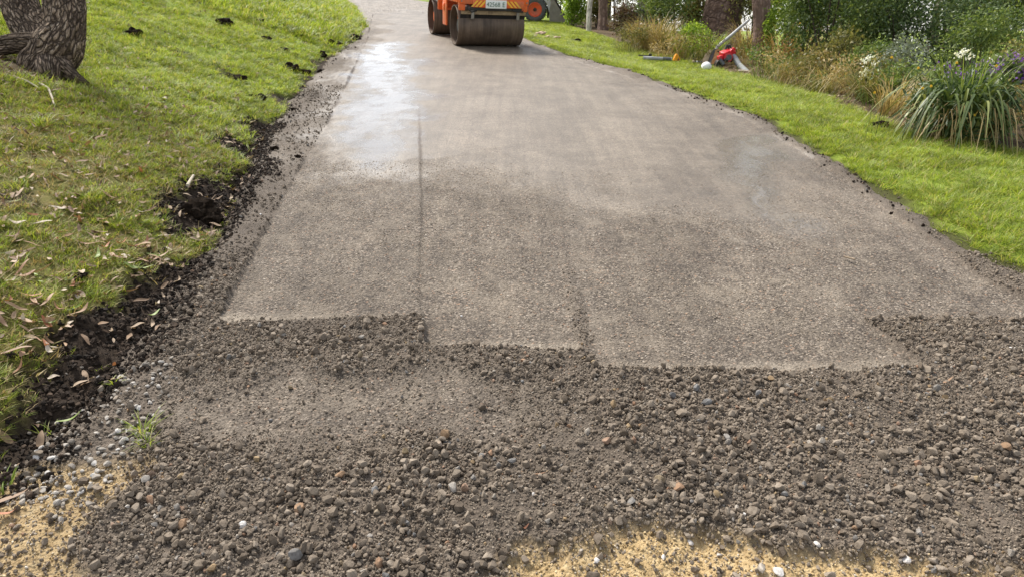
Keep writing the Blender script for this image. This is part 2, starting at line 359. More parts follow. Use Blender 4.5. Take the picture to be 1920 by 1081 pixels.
M['grass_dull'] = leafy('grass_blade_dull', [(0, (.12, .20, .020)), (.4, (.28, .38, .040)), (.7, (.42, .48, .07)), (.84, (.50, .45, .13)), (1, (.58, .47, .26))], .38, .55, (3.0, (.62, .60, .58), (1.12, 1.1, 1.05)))
M['straw'] = leafy('straw', [(0, (.22, .16, .075)), (.6, (.36, .27, .13)), (1, (.46, .38, .22))], .25, .6)
M['dryleaf'] = leafy('dry_leaf', [(0, (.20, .12, .07)), (.3, (.36, .24, .15)), (.6, (.30, .17, .10)), (.8, (.44, .35, .25)), (1, (.50, .43, .35))], .12, .6)
M['redleaf'] = leafy('reddish_leaf', [(0, (.30, .115, .055)), (.5, (.40, .17, .09)), (1, (.36, .20, .13))], .15, .55)
M['greenleaf'] = leafy('green_fallen_leaf', [(0, (.16, .24, .05)), (1, (.30, .36, .12))], .2, .5)
M['litter'] = leafy('leaf_litter', [(0, (.10, .06, .035)), (.5, (.23, .15, .09)), (1, (.38, .29, .20))], .1, .7)
M['twig'] = simple('twig', (.20, .15, .10), .85, .4, 40, bumpd=.002)
M['paletwig'] = simple('pale_twig', (.50, .43, .33), .8, .25, 40)
M['clod'] = simple('turf_clod', (.022, .015, .010), 1.0, .7, 60, bumpd=.03, spec=.08)
M['bark_old'] = bark_material('fibrous_bark', (.060, .042, .03), (.31, .235, .17), (.64, .54, .43), 12, 60, .03, 30)
M['bark_gum'] = bark_material('gum_bark', (.085, .055, .042), (.19, .13, .10), (.33, .25, .205), 1.6, 16, .02, 12)
M['bark_pink'] = bark_material('pinkish_gum_bark', (.15, .10, .08), (.29, .205, .165), (.43, .335, .285), 1.4, 14, .012, 9)
M['bark_white'] = bark_material('white_gum_bark', (.42, .38, .33), (.58, .55, .49), (.70, .67, .62), 1.5, 7, .004)
M['bark_dark'] = bark_material('dark_bark', (.05, .038, .032), (.12, .095, .08), (.22, .18, .155), 3, 20, .012)
def fol(k, a, b_, c, t=.35): M[k] = leafy('foliage_' + k, [(0, a), (.55, b_), (1, c)], t, .45)
fol('f_bright', (.13, .22, .025), (.24, .36, .045), (.36, .46, .08), .5)
fol('f_mid', (.06, .105, .025), (.125, .185, .042), (.25, .30, .085), .35)
fol('f_dark', (.04, .075, .025), (.085, .135, .048), (.20, .25, .11), .3)
fol('f_olive', (.09, .095, .028), (.175, .175, .05), (.31, .28, .11), .35)
fol('f_grey', (.11, .14, .095), (.18, .21, .15), (.28, .31, .24), .2)
fol('f_red', (.09, .045, .03), (.15, .09, .055), (.17, .18, .10), .2)
fol('f_dry', (.27, .19, .08), (.40, .30, .13), (.52, .42, .22), .3)
fol('f_orange', (.24, .14, .06), (.36, .23, .10), (.44, .32, .16), .3)
fol('f_strap', (.04, .065, .02), (.10, .14, .04), (.28, .30, .11), .2)
M['purple'] = leafy('purple_petal', [(0, (.16, .06, .34)), (1, (.34, .17, .60))], .3, .6)
M['yellowp'] = leafy('yellow_petal', [(0, (.75, .48, .03)), (1, (.85, .62, .06))], .3, .6)
M['whitep'] = leafy('white_petal', [(0, (.70, .72, .62)), (1, (.84, .84, .78))], .3, .6)
M['orange'] = simple('orange_paint', (.80, .125, .014), .42, .14, 9, dirt=(.24, .13, .07), dirt_amt=.55)
M['orange2'] = simple('orange_rim_paint', (.72, .085, .018), .45, .12, 8, dirt=(.25, .15, .09), dirt_amt=.4)
M['hazy'] = simple('hazard_yellow', (.85, .47, .03), .45, .08, 9, dirt=(.3, .2, .1), dirt_amt=.3)
M['hazr'] = simple('hazard_red', (.58, .045, .015), .45, .1, 9)
M['platew'] = simple('plate_white', (.76, .78, .74), .35, .05, 20)
M['plateg'] = simple('plate_green', (.010, .10, .055), .4, .05, 20)
M['black'] = simple('black_steel', (.018, .017, .017), .5, .3, 14, dirt=(.10, .075, .055), dirt_amt=.3)
M['cream'] = simple('dusty_scraper', (.34, .25, .145), .75, .3, 18, dirt=(.07, .04, .022), dirt_amt=.6)
M['steel'] = simple('dull_steel', (.26, .245, .22), .45, .25, 20, metal=.5, dirt=(.14, .10, .07), dirt_amt=.4)
M['tyre'] = simple('tyre_rubber', (.085, .088, .088), .85, .3, 20, bumpd=.003, dirt=(.16, .15, .135), dirt_amt=.5)
M['loaderwhite'] = simple('loader_paint', (.60, .59, .55), .45, .08, 5, dirt=(.28, .23, .18), dirt_amt=.4)
M['bucket'] = simple('bucket_steel', (.22, .205, .19), .5, .3, 8, metal=.35, dirt=(.32, .27, .22), dirt_amt=.7)
M['glass'] = simple('dark_glass', (.02, .025, .028), .1, .1, 3)
M['red'] = simple('red_plastic', (.56, .018, .028), .35, .12, 16)
M['grey'] = simple('grey_plastic', (.30, .31, .32), .4, .12, 14)
M['palegrey'] = simple('pale_grey_tube', (.46, .47, .47), .35, .1, 14)
M['dgrey'] = simple('dark_grey_plastic', (.085, .09, .10), .45, .2, 14)
M['white'] = simple('white_plastic', (.80, .80, .79), .4, .04, 12)
M['tan'] = simple('tan_canvas', (.50, .40, .27), .8, .2, 22, bumpd=.003)
M['brown'] = simple('brown_leather', (.42, .235, .085), .65, .25, 20, bumpd=.003)
M['orangep'] = simple('orange_plastic', (.82, .33, .012), .45, .1, 14)
M['brick'] = simple('broken_stone', (.42, .30, .22), .85, .25, 16, bumpd=.008)

# ------------------------------------------------------------------ mesh helpers
def tag(o, label=None, cat=None, group=None, kind=None):
    for k, v in (('label', label), ('category', cat), ('group', group), ('kind', kind)):
        if v: o[k] = v
    return o
def link(name, me, m=None, parent=None):
    o = bpy.data.objects.new(name, me); COL.objects.link(o)
    if m is not None and me is not None: me.materials.append(m) if not me.materials else None
    if parent is not None: o.parent = parent
    return o
def empty(name, loc=(0, 0, 0)):
    o = bpy.data.objects.new(name, None); o.empty_display_size = .1; COL.objects.link(o); o.location = loc; return o
def npmesh(name, V, F, smooth=True, attrs=None):
    V = np.asarray(V, np.float32); F = np.asarray(F, np.int32)
    me = bpy.data.meshes.new(name); k = F.shape[1]
    me.vertices.add(len(V)); me.vertices.foreach_set('co', V.ravel())
    me.loops.add(F.size); me.loops.foreach_set('vertex_index', F.ravel())
    me.polygons.add(len(F)); me.polygons.foreach_set('loop_start', np.arange(0, F.size, k, dtype=np.int32))
    me.polygons.foreach_set('use_smooth', np.full(len(F), smooth))
    for nm, a in (attrs or {}).items():
        a = np.asarray(a, np.float32)
        if a.ndim == 1:
            at = me.attributes.new(nm, 'FLOAT', 'POINT'); at.data.foreach_set('value', a)
        else:
            at = me.attributes.new(nm, 'FLOAT_VECTOR', 'POINT'); at.data.foreach_set('vector', a.ravel())
    me.update(calc_edges=True); me.validate()
    return me
def gridfaces(nr, nc):
    i = np.arange(nr - 1)[:, None] * nc + np.arange(nc - 1)[None, :]
    return np.stack([i, i + 1, i + nc + 1, i + nc], -1).reshape(-1, 4)

class MB:
    """collects bevelled boxes, tubes, plates and lathes into ONE mesh"""
    def __init__(s): s.bm = bmesh.new()
    def _add(s, other):
        me = bpy.data.meshes.new('tmp'); other.to_mesh(me); other.free(); s.bm.from_mesh(me); bpy.data.meshes.remove(me)
    def box(s, c, size, rot=(0, 0, 0), bev=.008, seg=2):
        b = bmesh.new(); bmesh.ops.create_cube(b, size=1)
        bmesh.ops.scale(b, vec=size, verts=b.verts)
        if bev: bmesh.ops.bevel(b, geom=b.edges[:], offset=min(bev, min(size) * .45), segments=seg, affect='EDGES', profile=.6)
        bmesh.ops.transform(b, matrix=Matrix.Translation(c) @ Euler(rot).to_matrix().to_4x4(), verts=b.verts); s._add(b); return s
    def prism(s, prof, x0, x1, axis='x', bev=.006):
        """profile in the plane normal to axis, extruded from x0 to x1"""
        b = bmesh.new()
        f = {'x': lambda a, c, t: (t, a, c), 'y': lambda a, c, t: (a, t, c), 'z': lambda a, c, t: (a, c, t)}[axis]
        A = [b.verts.new(f(a, c, x0)) for a, c in prof]; B = [b.verts.new(f(a, c, x1)) for a, c in prof]
        b.faces.new(A); b.faces.new(B[::-1]); n = len(prof)
        for i in range(n): b.faces.new((A[i], B[i], B[(i + 1) % n], A[(i + 1) % n]))
        bmesh.ops.recalc_face_normals(b, faces=b.faces)
        if bev: bmesh.ops.bevel(b, geom=b.edges[:], offset=bev, segments=2, affect='EDGES')
        s._add(b); return s
    def tube(s, pts, rad, n=12, cap=True):
        pts = [Vector(p) for p in pts]; rad = [rad] * len(pts) if not hasattr(rad, '__len__') else rad
        b = bmesh.new(); rings = []; up = Vector((.13, .21, 1)).normalized()
        for i, p in enumerate(pts):
            d = (pts[min(i + 1, len(pts) - 1)] - pts[max(i - 1, 0)]).normalized()
            if abs(d.dot(up)) > .97: up = Vector((1, .1, 0))
            a = d.cross(up).normalized(); c = d.cross(a)
            rings.append([b.verts.new(p + rad[i] * (math.cos(2 * math.pi * k / n) * a + math.sin(2 * math.pi * k / n) * c)) for k in range(n)])
        for q, w in zip(rings, rings[1:]):
            for k in range(n): b.faces.new((q[k], q[(k + 1) % n], w[(k + 1) % n], w[k]))
        if cap: b.faces.new(rings[0][::-1]); b.faces.new(rings[-1])
        bmesh.ops.recalc_face_normals(b, faces=b.faces); s._add(b); return s
    def lathe(s, prof, n=48, axis='x', c=(0, 0, 0), closed=True):
        """prof: (along, radius) pairs turned round axis"""
        b = bmesh.new(); rings = []
        for a, r in prof:
            ring = []
            for k in range(n):
                t = 2 * math.pi * k / n; u, w = r * math.cos(t), r * math.sin(t)
                ring.append(b.verts.new({'x': (a, u, w), 'y': (u, a, w), 'z': (u, w, a)}[axis]))
            rings.append(ring)
        pairs = list(zip(rings, rings[1:])) + ([(rings[-1], rings[0])] if closed else [])
        for q, w in pairs:
            for k in range(n): b.faces.new((q[k], q[(k + 1) % n], w[(k + 1) % n], w[k]))
        bmesh.ops.recalc_face_normals(b, faces=b.faces)
        bmesh.ops.translate(b, vec=c, verts=b.verts); s._add(b); return s
    def blob(s, c, size, seed=0, amp=.25, sub=3):
        b = bmesh.new(); bmesh.ops.create_icosphere(b, subdivisions=sub, radius=1); rnd = random.Random(seed); ph = [rnd.uniform(0, 9) for _ in range(9)]
        for v in b.verts:
            p = v.co.copy()
            k = 1 + amp * (math.sin(2.3 * p.x + ph[0]) * math.sin(2.9 * p.y + ph[1]) + .6 * math.sin(5.1 * p.z + ph[2]) * math.sin(4.7 * p.x + ph[3]) + .5 * math.sin(9.3 * p.y + ph[4]) * math.sin(8.1 * p.z + ph[5]) + .25 * math.sin(17 * p.x + ph[6]) * math.sin(15 * p.y + ph[7]))
            v.co = Vector((p.x * k * size[0], p.y * k * size[1], p.z * k * size[2])) + Vector(c)
        s._add(b); return s
    def build(s, name, m, parent=None, smooth=True, label=None):
        me = bpy.data.meshes.new(name); s.bm.to_mesh(me); s.bm.free()
        if smooth:
            me.polygons.foreach_set('use_smooth', np.ones(len(me.polygons), bool))
            me.set_sharp_from_angle(angle=R(38))
        o = link(name, me, m, parent)
        if label: o['label'] = label
        return o

def stem_tube(path, rad, nseg=28, sub=8, ridge=.04, seed=0, twist=0.0, cap=True):
    """swept trunk / limb with bark ridges -> V, F, tubeco"""
    P = np.array(path, float); r = np.array(rad, float); n = len(P); t = np.linspace(0, n - 1, (n - 1) * sub + 1)
    def cr(A):
        out = []
        for tt in t:
            i = min(int(tt), n - 2); f = tt - i
            p0, p1, p2, p3 = A[max(i - 1, 0)], A[i], A[i + 1], A[min(i + 2, n - 1)]
            out.append(.5 * ((2 * p1) + (p2 - p0) * f + (2 * p0 - 5 * p1 + 4 * p2 - p3) * f * f + (3 * p1 - p0 - 3 * p2 + p3) * f ** 3))
        return np.array(out)
    C = cr(P); rr = cr(r); T = np.gradient(C, axis=0); T /= np.linalg.norm(T, axis=1)[:, None] + 1e-9
    L = np.concatenate([[0], np.cumsum(np.linalg.norm(np.diff(C, axis=0), axis=1))])
    a = np.cross(T[0], (0.3, .9, .1)); a /= np.linalg.norm(a); V = []; co = []
    th = np.linspace(0, 2 * np.pi, nseg, endpoint=False)
    for k in range(len(C)):
        a = a - T[k] * a.dot(T[k]); a /= np.linalg.norm(a); b = np.cross(T[k], a)
        ang = th + twist * L[k]
        nx = np.cos(th) * 2.2; ny = np.sin(th) * 2.2
        rg = 1 + ridge * (2.4 * fbm(nx * 2 + 3 * seed, ny * 2 + L[k] * 1.2, 1.0, seed, 3) + 1.6 * fbm(nx * 7 + seed, ny * 7 + L[k] * 2.0, 1.0, seed + 5, 2)) + .8 * ridge * fbm(nx, ny + L[k] * 5, 1.0, seed + 9, 2)
        rad_k = rr[k] * rg
        V.append(C[k] + np.outer(rad_k * np.cos(ang), a) + np.outer(rad_k * np.sin(ang), b))
        co.append(np.stack([np.cos(th) * .18, np.sin(th) * .18, np.full(nseg, L[k])], 1))
    nr = len(C); V = np.concatenate(V); co = np.concatenate(co)
    F = []
    i = np.arange(nr - 1)[:, None] * nseg; j = np.arange(nseg)[None, :]; j2 = (j + 1) % nseg
    F = np.stack([i + j, i + j2, i + nseg + j2, i + nseg + j], -1).reshape(-1, 4)
    if cap:
        V = np.concatenate([V, [C[0], C[-1]]]); co = np.concatenate([co, [[0, 0, 0], [0, 0, L[-1]]]]); n0 = nr * nseg
        jj = np.arange(0, nseg, 2)
        F = np.concatenate([F, np.stack([np.full(len(jj), n0), (jj + 2) % nseg, jj + 1, jj], 1), np.stack([np.full(len(jj), n0 + 1), (nr - 1) * nseg + jj, (nr - 1) * nseg + jj + 1, (nr - 1) * nseg + (jj + 2) % nseg], 1)])
    return V, F, co
def stem_obj(name, path, rad, m, parent, **kw):
    V, F, co = stem_tube(path, rad, **kw); return link(name, npmesh(name, V, F, True, {'tubeco': co}), m, parent)

def leaf_cloud(rng, n, lobes, size, aspect=.45, droop=0.0, name='leaves'):
    """n folded leaf faces spread through the volume of several lobes: (cx,cy,cz,rx,ry,rz)"""
    lob = np.array(lobes, float); vol = np.prod(lob[:, 3:], 1); pk = rng.choice(len(lob), n, p=vol / vol.sum())
    d = rng.normal(size=(n, 3)); d /= np.linalg.norm(d, axis=1)[:, None]
    r = rng.uniform(.25, 1, n) ** .5 * (1 + .18 * rng.normal(size=n))
    C = lob[pk, :3] + d * r[:, None] * lob[pk, 3:]
    # twig clumping: pull leaves towards a limited number of twig tips
    tips = C[rng.choice(n, max(6, n // 14))]
    q = rng.integers(0, len(tips), n); near = C * .35 + tips[q] * .65
    use = np.linalg.norm(near - C, axis=1) < .45 * lob[pk, 3:].max(1); C = np.where(use[:, None], near, C)
    C += rng.normal(size=(n, 3)) * size * .5
    ax = rng.normal(size=(n, 3)) + d * .8; ax[:, 2] -= droop; ax /= np.linalg.norm(ax, axis=1)[:, None]
    sd = np.cross(ax, rng.normal(size=(n, 3))); sd /= np.linalg.norm(sd, axis=1)[:, None]; nn = np.cross(ax, sd)
    s = size * rng.uniform(.6, 1.35, n)[:, None]
    V = np.stack([C - ax * s * .5, C + sd * s * aspect * .5 + nn * s * .08, C + ax * s * .5, C - sd * s * aspect * .5 + nn * s * .08], 1).reshape(-1, 3)
    F = np.arange(4 * n).reshape(n, 4)
    return npmesh(name, V, F, False, {'rnd': np.repeat(rng.uniform(0, 1, n), 4)})
def blades(rng, n, base_r, h, w, lean=.4, curve=.5, seg=4, hvar=.4, name='blades', z0=0, tipdrop=0):
    """n arching grass blades rising from a disc"""
    a = rng.uniform(0, 2 * np.pi, n); rr = base_r * np.sqrt(rng.uniform(0, 1, n)); B = np.stack([rr * np.cos(a), rr * np.sin(a), np.full(n, z0)], 1)
    da = a + rng.normal(size=n) * .9; le = lean * rng.uniform(.2, 1.3, n); H = h * (1 + hvar * rng.uniform(-1, .6, n))
    D = np.stack([np.cos(da), np.sin(da), np.zeros(n)], 1); S = np.stack([-np.sin(da), np.cos(da), np.zeros(n)], 1)
    t = np.linspace(0, 1, seg + 1); cu = curve * rng.uniform(.4, 1.4, n)
    V = []
    for k, tt in enumerate(t):
        out = (le * tt + cu * tt ** 2.2) * H; up = H * (tt - .32 * cu * tt ** 2.6 - tipdrop * np.maximum(tt - .45, 0) ** 2 * 3.2 * cu)
        c = B + D * out[:, None] + np.array([0, 0, 1]) * up[:, None]; ww = w * (1 - tt ** 2.5 * .92)
        V.append(c - S * ww * .5); V.append(c + S * ww * .5)
    V = np.stack(V, 1).reshape(-1, 3); m = 2 * (seg + 1); base = np.arange(n)[:, None] * m
    F = np.concatenate([np.stack([base[:, 0] + 2 * k, base[:, 0] + 2 * k + 1, base[:, 0] + 2 * k + 3, base[:, 0] + 2 * k + 2], 1) for k in range(seg)])
    return npmesh(name, V, F, True, {'rnd': np.repeat(rng.uniform(0, 1, n), m)})

_gn = {}
def scatter(name, pts, rot, scl, sources, label, cat):
    """stuff: one object, instances of the source meshes on points (geometry nodes)"""
    pts = np.asarray(pts, np.float32); n = len(pts)
    me = bpy.data.meshes.new(name); me.vertices.add(n); me.vertices.foreach_set('co', pts.ravel())
    for nm, a in (('rot', rot), ('scl', scl)):
        at = me.attributes.new(nm, 'FLOAT_VECTOR', 'POINT'); at.data.foreach_set('vector', np.asarray(a, np.float32).ravel())
    at = me.attributes.new('pick', 'INT', 'POINT'); at.data.foreach_set('value', np.random.default_rng(n).integers(0, len(sources), n).astype(np.int32))
    c = bpy.data.collections.new(name + '_sources')
    for k, s in enumerate(sources):
        so = bpy.data.objects.new(name + '_source', s); c.objects.link(so)
    g = bpy.data.node_groups.new(name + '_scatter', 'GeometryNodeTree')
    g.interface.new_socket('Geometry', in_out='INPUT', socket_type='NodeSocketGeometry'); g.interface.new_socket('Geometry', in_out='OUTPUT', socket_type='NodeSocketGeometry')
    N = g.nodes; gi = N.new('NodeGroupInput'); go = N.new('NodeGroupOutput'); ip = N.new('GeometryNodeInstanceOnPoints'); ci = N.new('GeometryNodeCollectionInfo')
    ci.inputs['Collection'].default_value = c; ci.inputs['Separate Children'].default_value = True; ci.inputs['Reset Children'].default_value = True
    def na(nm, ty):
        a = N.new('GeometryNodeInputNamedAttribute'); a.data_type = ty; a.inputs['Name'].default_value = nm; return a.outputs['Attribute']
    L = g.links; L.new(gi.outputs[0], ip.inputs['Points']); L.new(ci.outputs[0], ip.inputs['Instance']); ip.inputs['Pick Instance'].default_value = True
    L.new(na('pick', 'INT'), ip.inputs['Instance Index']); L.new(na('rot', 'FLOAT_VECTOR'), ip.inputs['Rotation']); L.new(na('scl', 'FLOAT_VECTOR'), ip.inputs['Scale'])
    L.new(ip.outputs[0], go.inputs[0])
    o = bpy.data.objects.new(name, me); COL.objects.link(o); md = o.modifiers.new('scatter', 'NODES'); md.node_group = g
    return tag(o, label, cat, kind='stuff')

# ------------------------------------------------------------------ THE SETTING: road and ground
rng = np.random.default_rng(11)
def build_road():
    ys = np.concatenate([np.linspace(-8, .4, 30)[:-1], np.geomspace(.4, 2, 230)[:-1], np.geomspace(2, 70, 520)])
    w = np.linspace(0, 1, 430); Y = np.repeat(ys[:, None], len(w), 1)
    L = xl(Y) - .35; Rr = xr(Y) + .3; X = L + (Rr - L) * w[None, :]
    x, y = X.ravel(), Y.ravel(); ms = road_masks(x, y); z = road_surf(x, y, ms)
    _, _, _, rolled, sand, smooth, wet = ms
    far = sstep(10, 20, y); rolled = np.maximum(rolled, far); rolled = np.maximum(rolled, np.clip(.55 * pmask(x, y, FINEZ, .10, .25, .08, 58) + .5 * fbm(x, y, .2, 59, 3) * pmask(x, y, FINEZ, .10, .25, .08, 58), 0, .85)); smooth = np.maximum(smooth, far * .8)
    lip = lips(x, y, ms[0], ms[1], ms[2])
    me = npmesh('road', np.stack([x, y, z], 1), gridfaces(len(ys), len(w)), True, {'rolled': rolled, 'sand': sand, 'smooth': smooth, 'wet': wet, 'lip': lip})
    return tag(link('road', me, M['road']), 'grey brown gravel driveway, half rolled flat and half loose', 'road', kind='structure')
ROAD = build_road()
_bed = [pix(*p)[0] for p in [(1925, 285), (1830, 268), (1690, 243), (1600, 205), (1500, 168), (1420, 146), (1290, 113), (1190, 88), (1110, 62), (1060, 48)]]
BY = np.array([-40, 2.0, 4.0] + [p.y for p in _bed] + [30, 60]); BX = np.array([7.5, 6.5, 5.6] + [p.x for p in _bed] + [2.2, -4]); _o = np.argsort(BY); BY, BX = BY[_o], BX[_o]
def xbed(y): return np.interp(y, BY, BX)
def build_ground():
    ys = np.concatenate([-np.geomspace(60, 1, 25), np.linspace(-.8, .8, 14), np.geomspace(.85, 30, 420), np.geomspace(31, 900, 40)])
    xs = np.concatenate([-np.geomspace(900, 9.2, 40), np.linspace(-9, -3.6, 110)[:-1], np.linspace(-3.6, 5.4, 330), np.linspace(5.4, 12, 80)[1:], np.geomspace(12.3, 900, 40)])
    X, Y = np.meshgrid(xs, ys); x, y = X.ravel(), Y.ravel(); z = ground_surf(x, y)
    e = x - xbed(y) + .18 * fbm(x, y, .4, 120, 3)
    bed = sstep(-.05, .08, e) * (1 - .6 * sstep(6, 12, e)) * sstep(40, 30, y)
    tb_, _ = pix(60, 135); bed = np.maximum(bed, .9 * sstep(.62, .25, np.hypot((x - tb_.x + .25) * .7, (y - tb_.y) * 1.1) + .25 * fbm(x, y, .25, 123, 3)))
    m = np.minimum(x - xl(y), xr(y) - x); rim = sstep(-.10, -.03, m + .09 * fbm(x, y, .2, 125, 3))
    soil = np.clip(soil_mask(x, y) + .8 * rim, 0, 1)
    # a few bare scrapes in the bank lawn
    soil = np.maximum(soil, .75 * sstep(.30, .42, fbm(x, y, .35, 131, 3)) * sstep(0, .1, xl(y) - x))
    far = np.clip(sstep(4, 9, y) + (x > 0) * 1.0, 0, 1)
    me = npmesh('ground', np.stack([x, y, z], 1), gridfaces(len(ys), len(xs)), True, {'soil': soil, 'bed': bed, 'far': far})
    return tag(link('ground', me, M['ground']), 'sloping lawn and garden ground beside the driveway', 'ground', kind='structure')
GROUND = build_ground()

# ------------------------------------------------------------------ gravel
def rock_mesh(name, seed, m, flat=.75, sub=2, cuts=9, rough=.07):
    r = np.random.default_rng(seed); b = bmesh.new(); bmesh.ops.create_icosphere(b, subdivisions=sub, radius=1)
    P = np.array([v.co[:] for v in b.verts]); N = r.normal(size=(cuts, 3)); N /= np.linalg.norm(N, axis=1)[:, None]; D = r.uniform(.40, .80, cuts)
    for nrm, d in zip(N, D):
        k = P @ nrm; P = P - np.outer(np.maximum(k - d, 0), nrm) * .97
    P *= 1 + rough * r.normal(size=(len(P), 1)) * .5
    P *= np.array([1, r.uniform(.62, .95), flat * r.uniform(.65, 1.15)]); P /= np.abs(P[:, :2]).max()
    for v, p in zip(b.verts, P): v.co = p * .5
    me = bpy.data.meshes.new(name); b.to_mesh(me); b.free(); me.polygons.foreach_set('use_smooth', np.ones(len(me.polygons), bool)); me.set_sharp_from_angle(angle=R(23)); me.materials.append(m); return me
ROCKS = [rock_mesh('crushed_stone', 100 + k, M['stone'], .78, 2, 13, .03) for k in range(14)]
DUSTY = [rock_mesh('dusty_stone', 200 + k, M['stone_dusty'], .5, 1) for k in range(6)]
SMALL = [rock_mesh('small_stone', 300 + k, M['stone_dusty'], .8, 1) for k in range(6)]
PEBB = [rock_mesh('pebble', 400 + k, M['pebble'], .7, 2, 4, .02) for k in range(6)]
WHITES = [rock_mesh('white_stone', 440 + k, M['white_stone'], .6, 2, 6, .03) for k in range(3)]
GRAIN = [rock_mesh('sand_grain', 500 + k, M['sandgrain'], .8, 1) for k in range(5)]
CRUMB = [rock_mesh('soil_crumb', 600 + k, M['crumb'], .8, 2, 6, .30) for k in range(5)]
def sample(dens, x0, x1, y0, y1):
    n = int(dens * (x1 - x0) * (y1 - y0)); return rng.uniform(x0, x1, n), rng.uniform(y0, y1, n)
def rots(n, tilt=math.pi): return np.stack([rng.uniform(-tilt, tilt, n), rng.uniform(-tilt, tilt, n), rng.uniform(0, 2 * math.pi, n)], 1)
def loose_sample(dens, box, smin, smax, clump, sink=.1, power=1.6, keep=1.0):
    x, y = sample(dens, *box); r1, r2, r3, rolled, sand, smooth, _ = road_masks(x, y); strip = np.maximum(np.maximum(r1, r2), r3)
    m = np.minimum(x - xl(y), xr(y) - x)
    pr = np.where(strip > .25, .5 * seam_gap(x, y), 1 - .9 * rolled) * (1 - .84 * sand) * sstep(-.06, .03, m) * np.clip(.74 + clump * fbm(x, y, .22, 140, 3), 0, 1)
    shoulder = sstep(2.6, 3.4, y); pr = pr * (1 - .45 * shoulder)
    pr = pr * (1 - .75 * pmask(x, y, PBw, .04, .12, .04, 63)); fz = pmask(x, y, FINEZ, .10, .25, .08, 58); pr = pr * (1 - (1 - keep) * fz) * (1 - (1 - keep) * .45 * sstep(1.75, 2.1, y))
    k = rng.uniform(0, 1, len(x)) < pr; x, y = x[k], y[k]
    s = smin + (smax - smin) * rng.uniform(0, 1, len(x)) ** power
    z = surf(x, y) + s * (.32 - sink) + s * .25 * rng.uniform(-.5, 1, len(x)) * (s > .012)
    return x, y, z, s
NEAR = (-2.3, 2.8, .75, 3.4); SHL = (-2.6, -.9, 3.4, 8.5); SHR = (.8, 2.9, 3.4, 8.5)
# the 300 biggest stones are pieces of their own
bx_, by_, bz_, bs_ = loose_sample(1750, NEAR, .016, .036, 1.3, .07, 1.8, .05)
vis = (np.abs(bx_) < .80 * by_ + .35) & (by_ > 1.05)
order = np.argsort(-(bs_ / np.maximum(by_, .6)) * vis)[:300]
rest = np.ones(len(bs_), bool); rest[order] = False
for i in order:
    o = bpy.data.objects.new('stone', ROCKS[int(rng.integers(0, len(ROCKS)))]); COL.objects.link(o); o.parent = ROAD
    o.location = (bx_[i], by_[i], bz_[i]); o.rotation_euler = rots(1, .9)[0]; o.scale = (bs_[i],) * 3
parts = [np.stack([bx_, by_, bz_, bs_], 1)[rest]]
for a in ((9500, NEAR, .008, .016, 1.1, .12, 1.5, .40), (1300, SHL, .010, .026, .6), (700, SHR, .010, .022, .6)):
    parts.append(np.stack(loose_sample(*a), 1))
A = np.concatenate(parts)
g = scatter('gravel', A[:, :3], rots(len(A)), np.repeat(A[:, 3:], 3, 1), ROCKS, 'loose dark crushed rock spread over the unrolled end of the driveway', 'gravel')
A = np.concatenate([np.stack(loose_sample(a, b, .0035, .009, .5, .1), 1) for a, b in ((24000, NEAR), (6500, SHL), (3000, SHR))])
scatter('fine_gravel', A[:, :3], rots(len(A)), np.repeat(A[:, 3:], 3, 1), SMALL, 'fine crushed grit lying between the loose stones', 'gravel')
x, y = sample(5200, -1.6, 2.8, 2.0, 5.2); _, _, _, rolled, sand, smooth, _ = road_masks(x, y)
k = rng.uniform(0, 1, len(x)) < rolled * (1 - .92 * smooth) * np.clip(.6 + .8 * fbm(x, y, .3, 150, 3), .05, 1); x, y = x[k], y[k]; s = .0045 + .0075 * rng.uniform(0, 1, len(x)) ** 2
scatter('rolled_gravel', np.stack([x, y, surf(x, y) + s * .06], 1), rots(len(x), .35), np.repeat(s[:, None], 3, 1), DUSTY, 'flattened dusty stones pressed into the rolled strips', 'gravel')
x, y = sample(16000, -2.2, 2.6, .75, 1.75); sand = road_masks(x, y)[4]; k = rng.uniform(0, 1, len(x)) < sand * .75; x, y = x[k], y[k]; s = .003 + .008 * rng.uniform(0, 1, len(x)) ** 2.2
scatter('sand_grains', np.stack([x, y, surf(x, y) + s * .15], 1), rots(len(x)), np.repeat(s[:, None], 3, 1), GRAIN, 'yellow sandy sub-base showing where the dark gravel ends', 'sand')
# pale pebbles beside the black soil (pieces of the road) and a few white chips
n = 0; tries = 0
while n < 290 and tries < 9000:
    tries += 1; px, py = rng.uniform(0, 340), rng.uniform(680, 980); p, _ = pix(px, py)
    inside = inpoly(np.array([p.x]), np.array([p.y]), PBw)[0]
    if not inside and rng.uniform() > .05: continue
    s = .010 + .016 * rng.uniform() ** 1.5
    o = bpy.data.objects.new('pebble', PEBB[int(rng.integers(0, 6))]); COL.objects.link(o); o.parent = ROAD
    o.location = (p.x, p.y, surf1(p.x, p.y) + s * .34); o.rotation_euler = rots(1, .6)[0]; o.scale = (s,) * 3; n += 1
for (px, py, s) in [(248, 946, .024), (457, 1000, .024), (1295, 1010, .022), (1460, 1072, .034), (1245, 1040, .015), (1697, 1052, .026), (865, 586, .012), (1395, 973, .012), (1530, 1030, .020), (1000, 940, .012), (150, 757, .020), (69, 868, .028), (490, 408, .014), (1120, 1047, .018), (700, 915, .012), (1610, 1035, .018), (1890, 665, .012), (1760, 655, .014), (640, 960, .012), (1350, 1030, .016)]:
    p, _ = pix(px, py); o = bpy.data.objects.new('white_stone', WHITES[int(rng.integers(0, 3))]); COL.objects.link(o); o.parent = ROAD
    o.location = (p.x, p.y, surf1(p.x, p.y) + s * .3); o.rotation_euler = rots(1, .5)[0]; o.scale = (s,) * 3
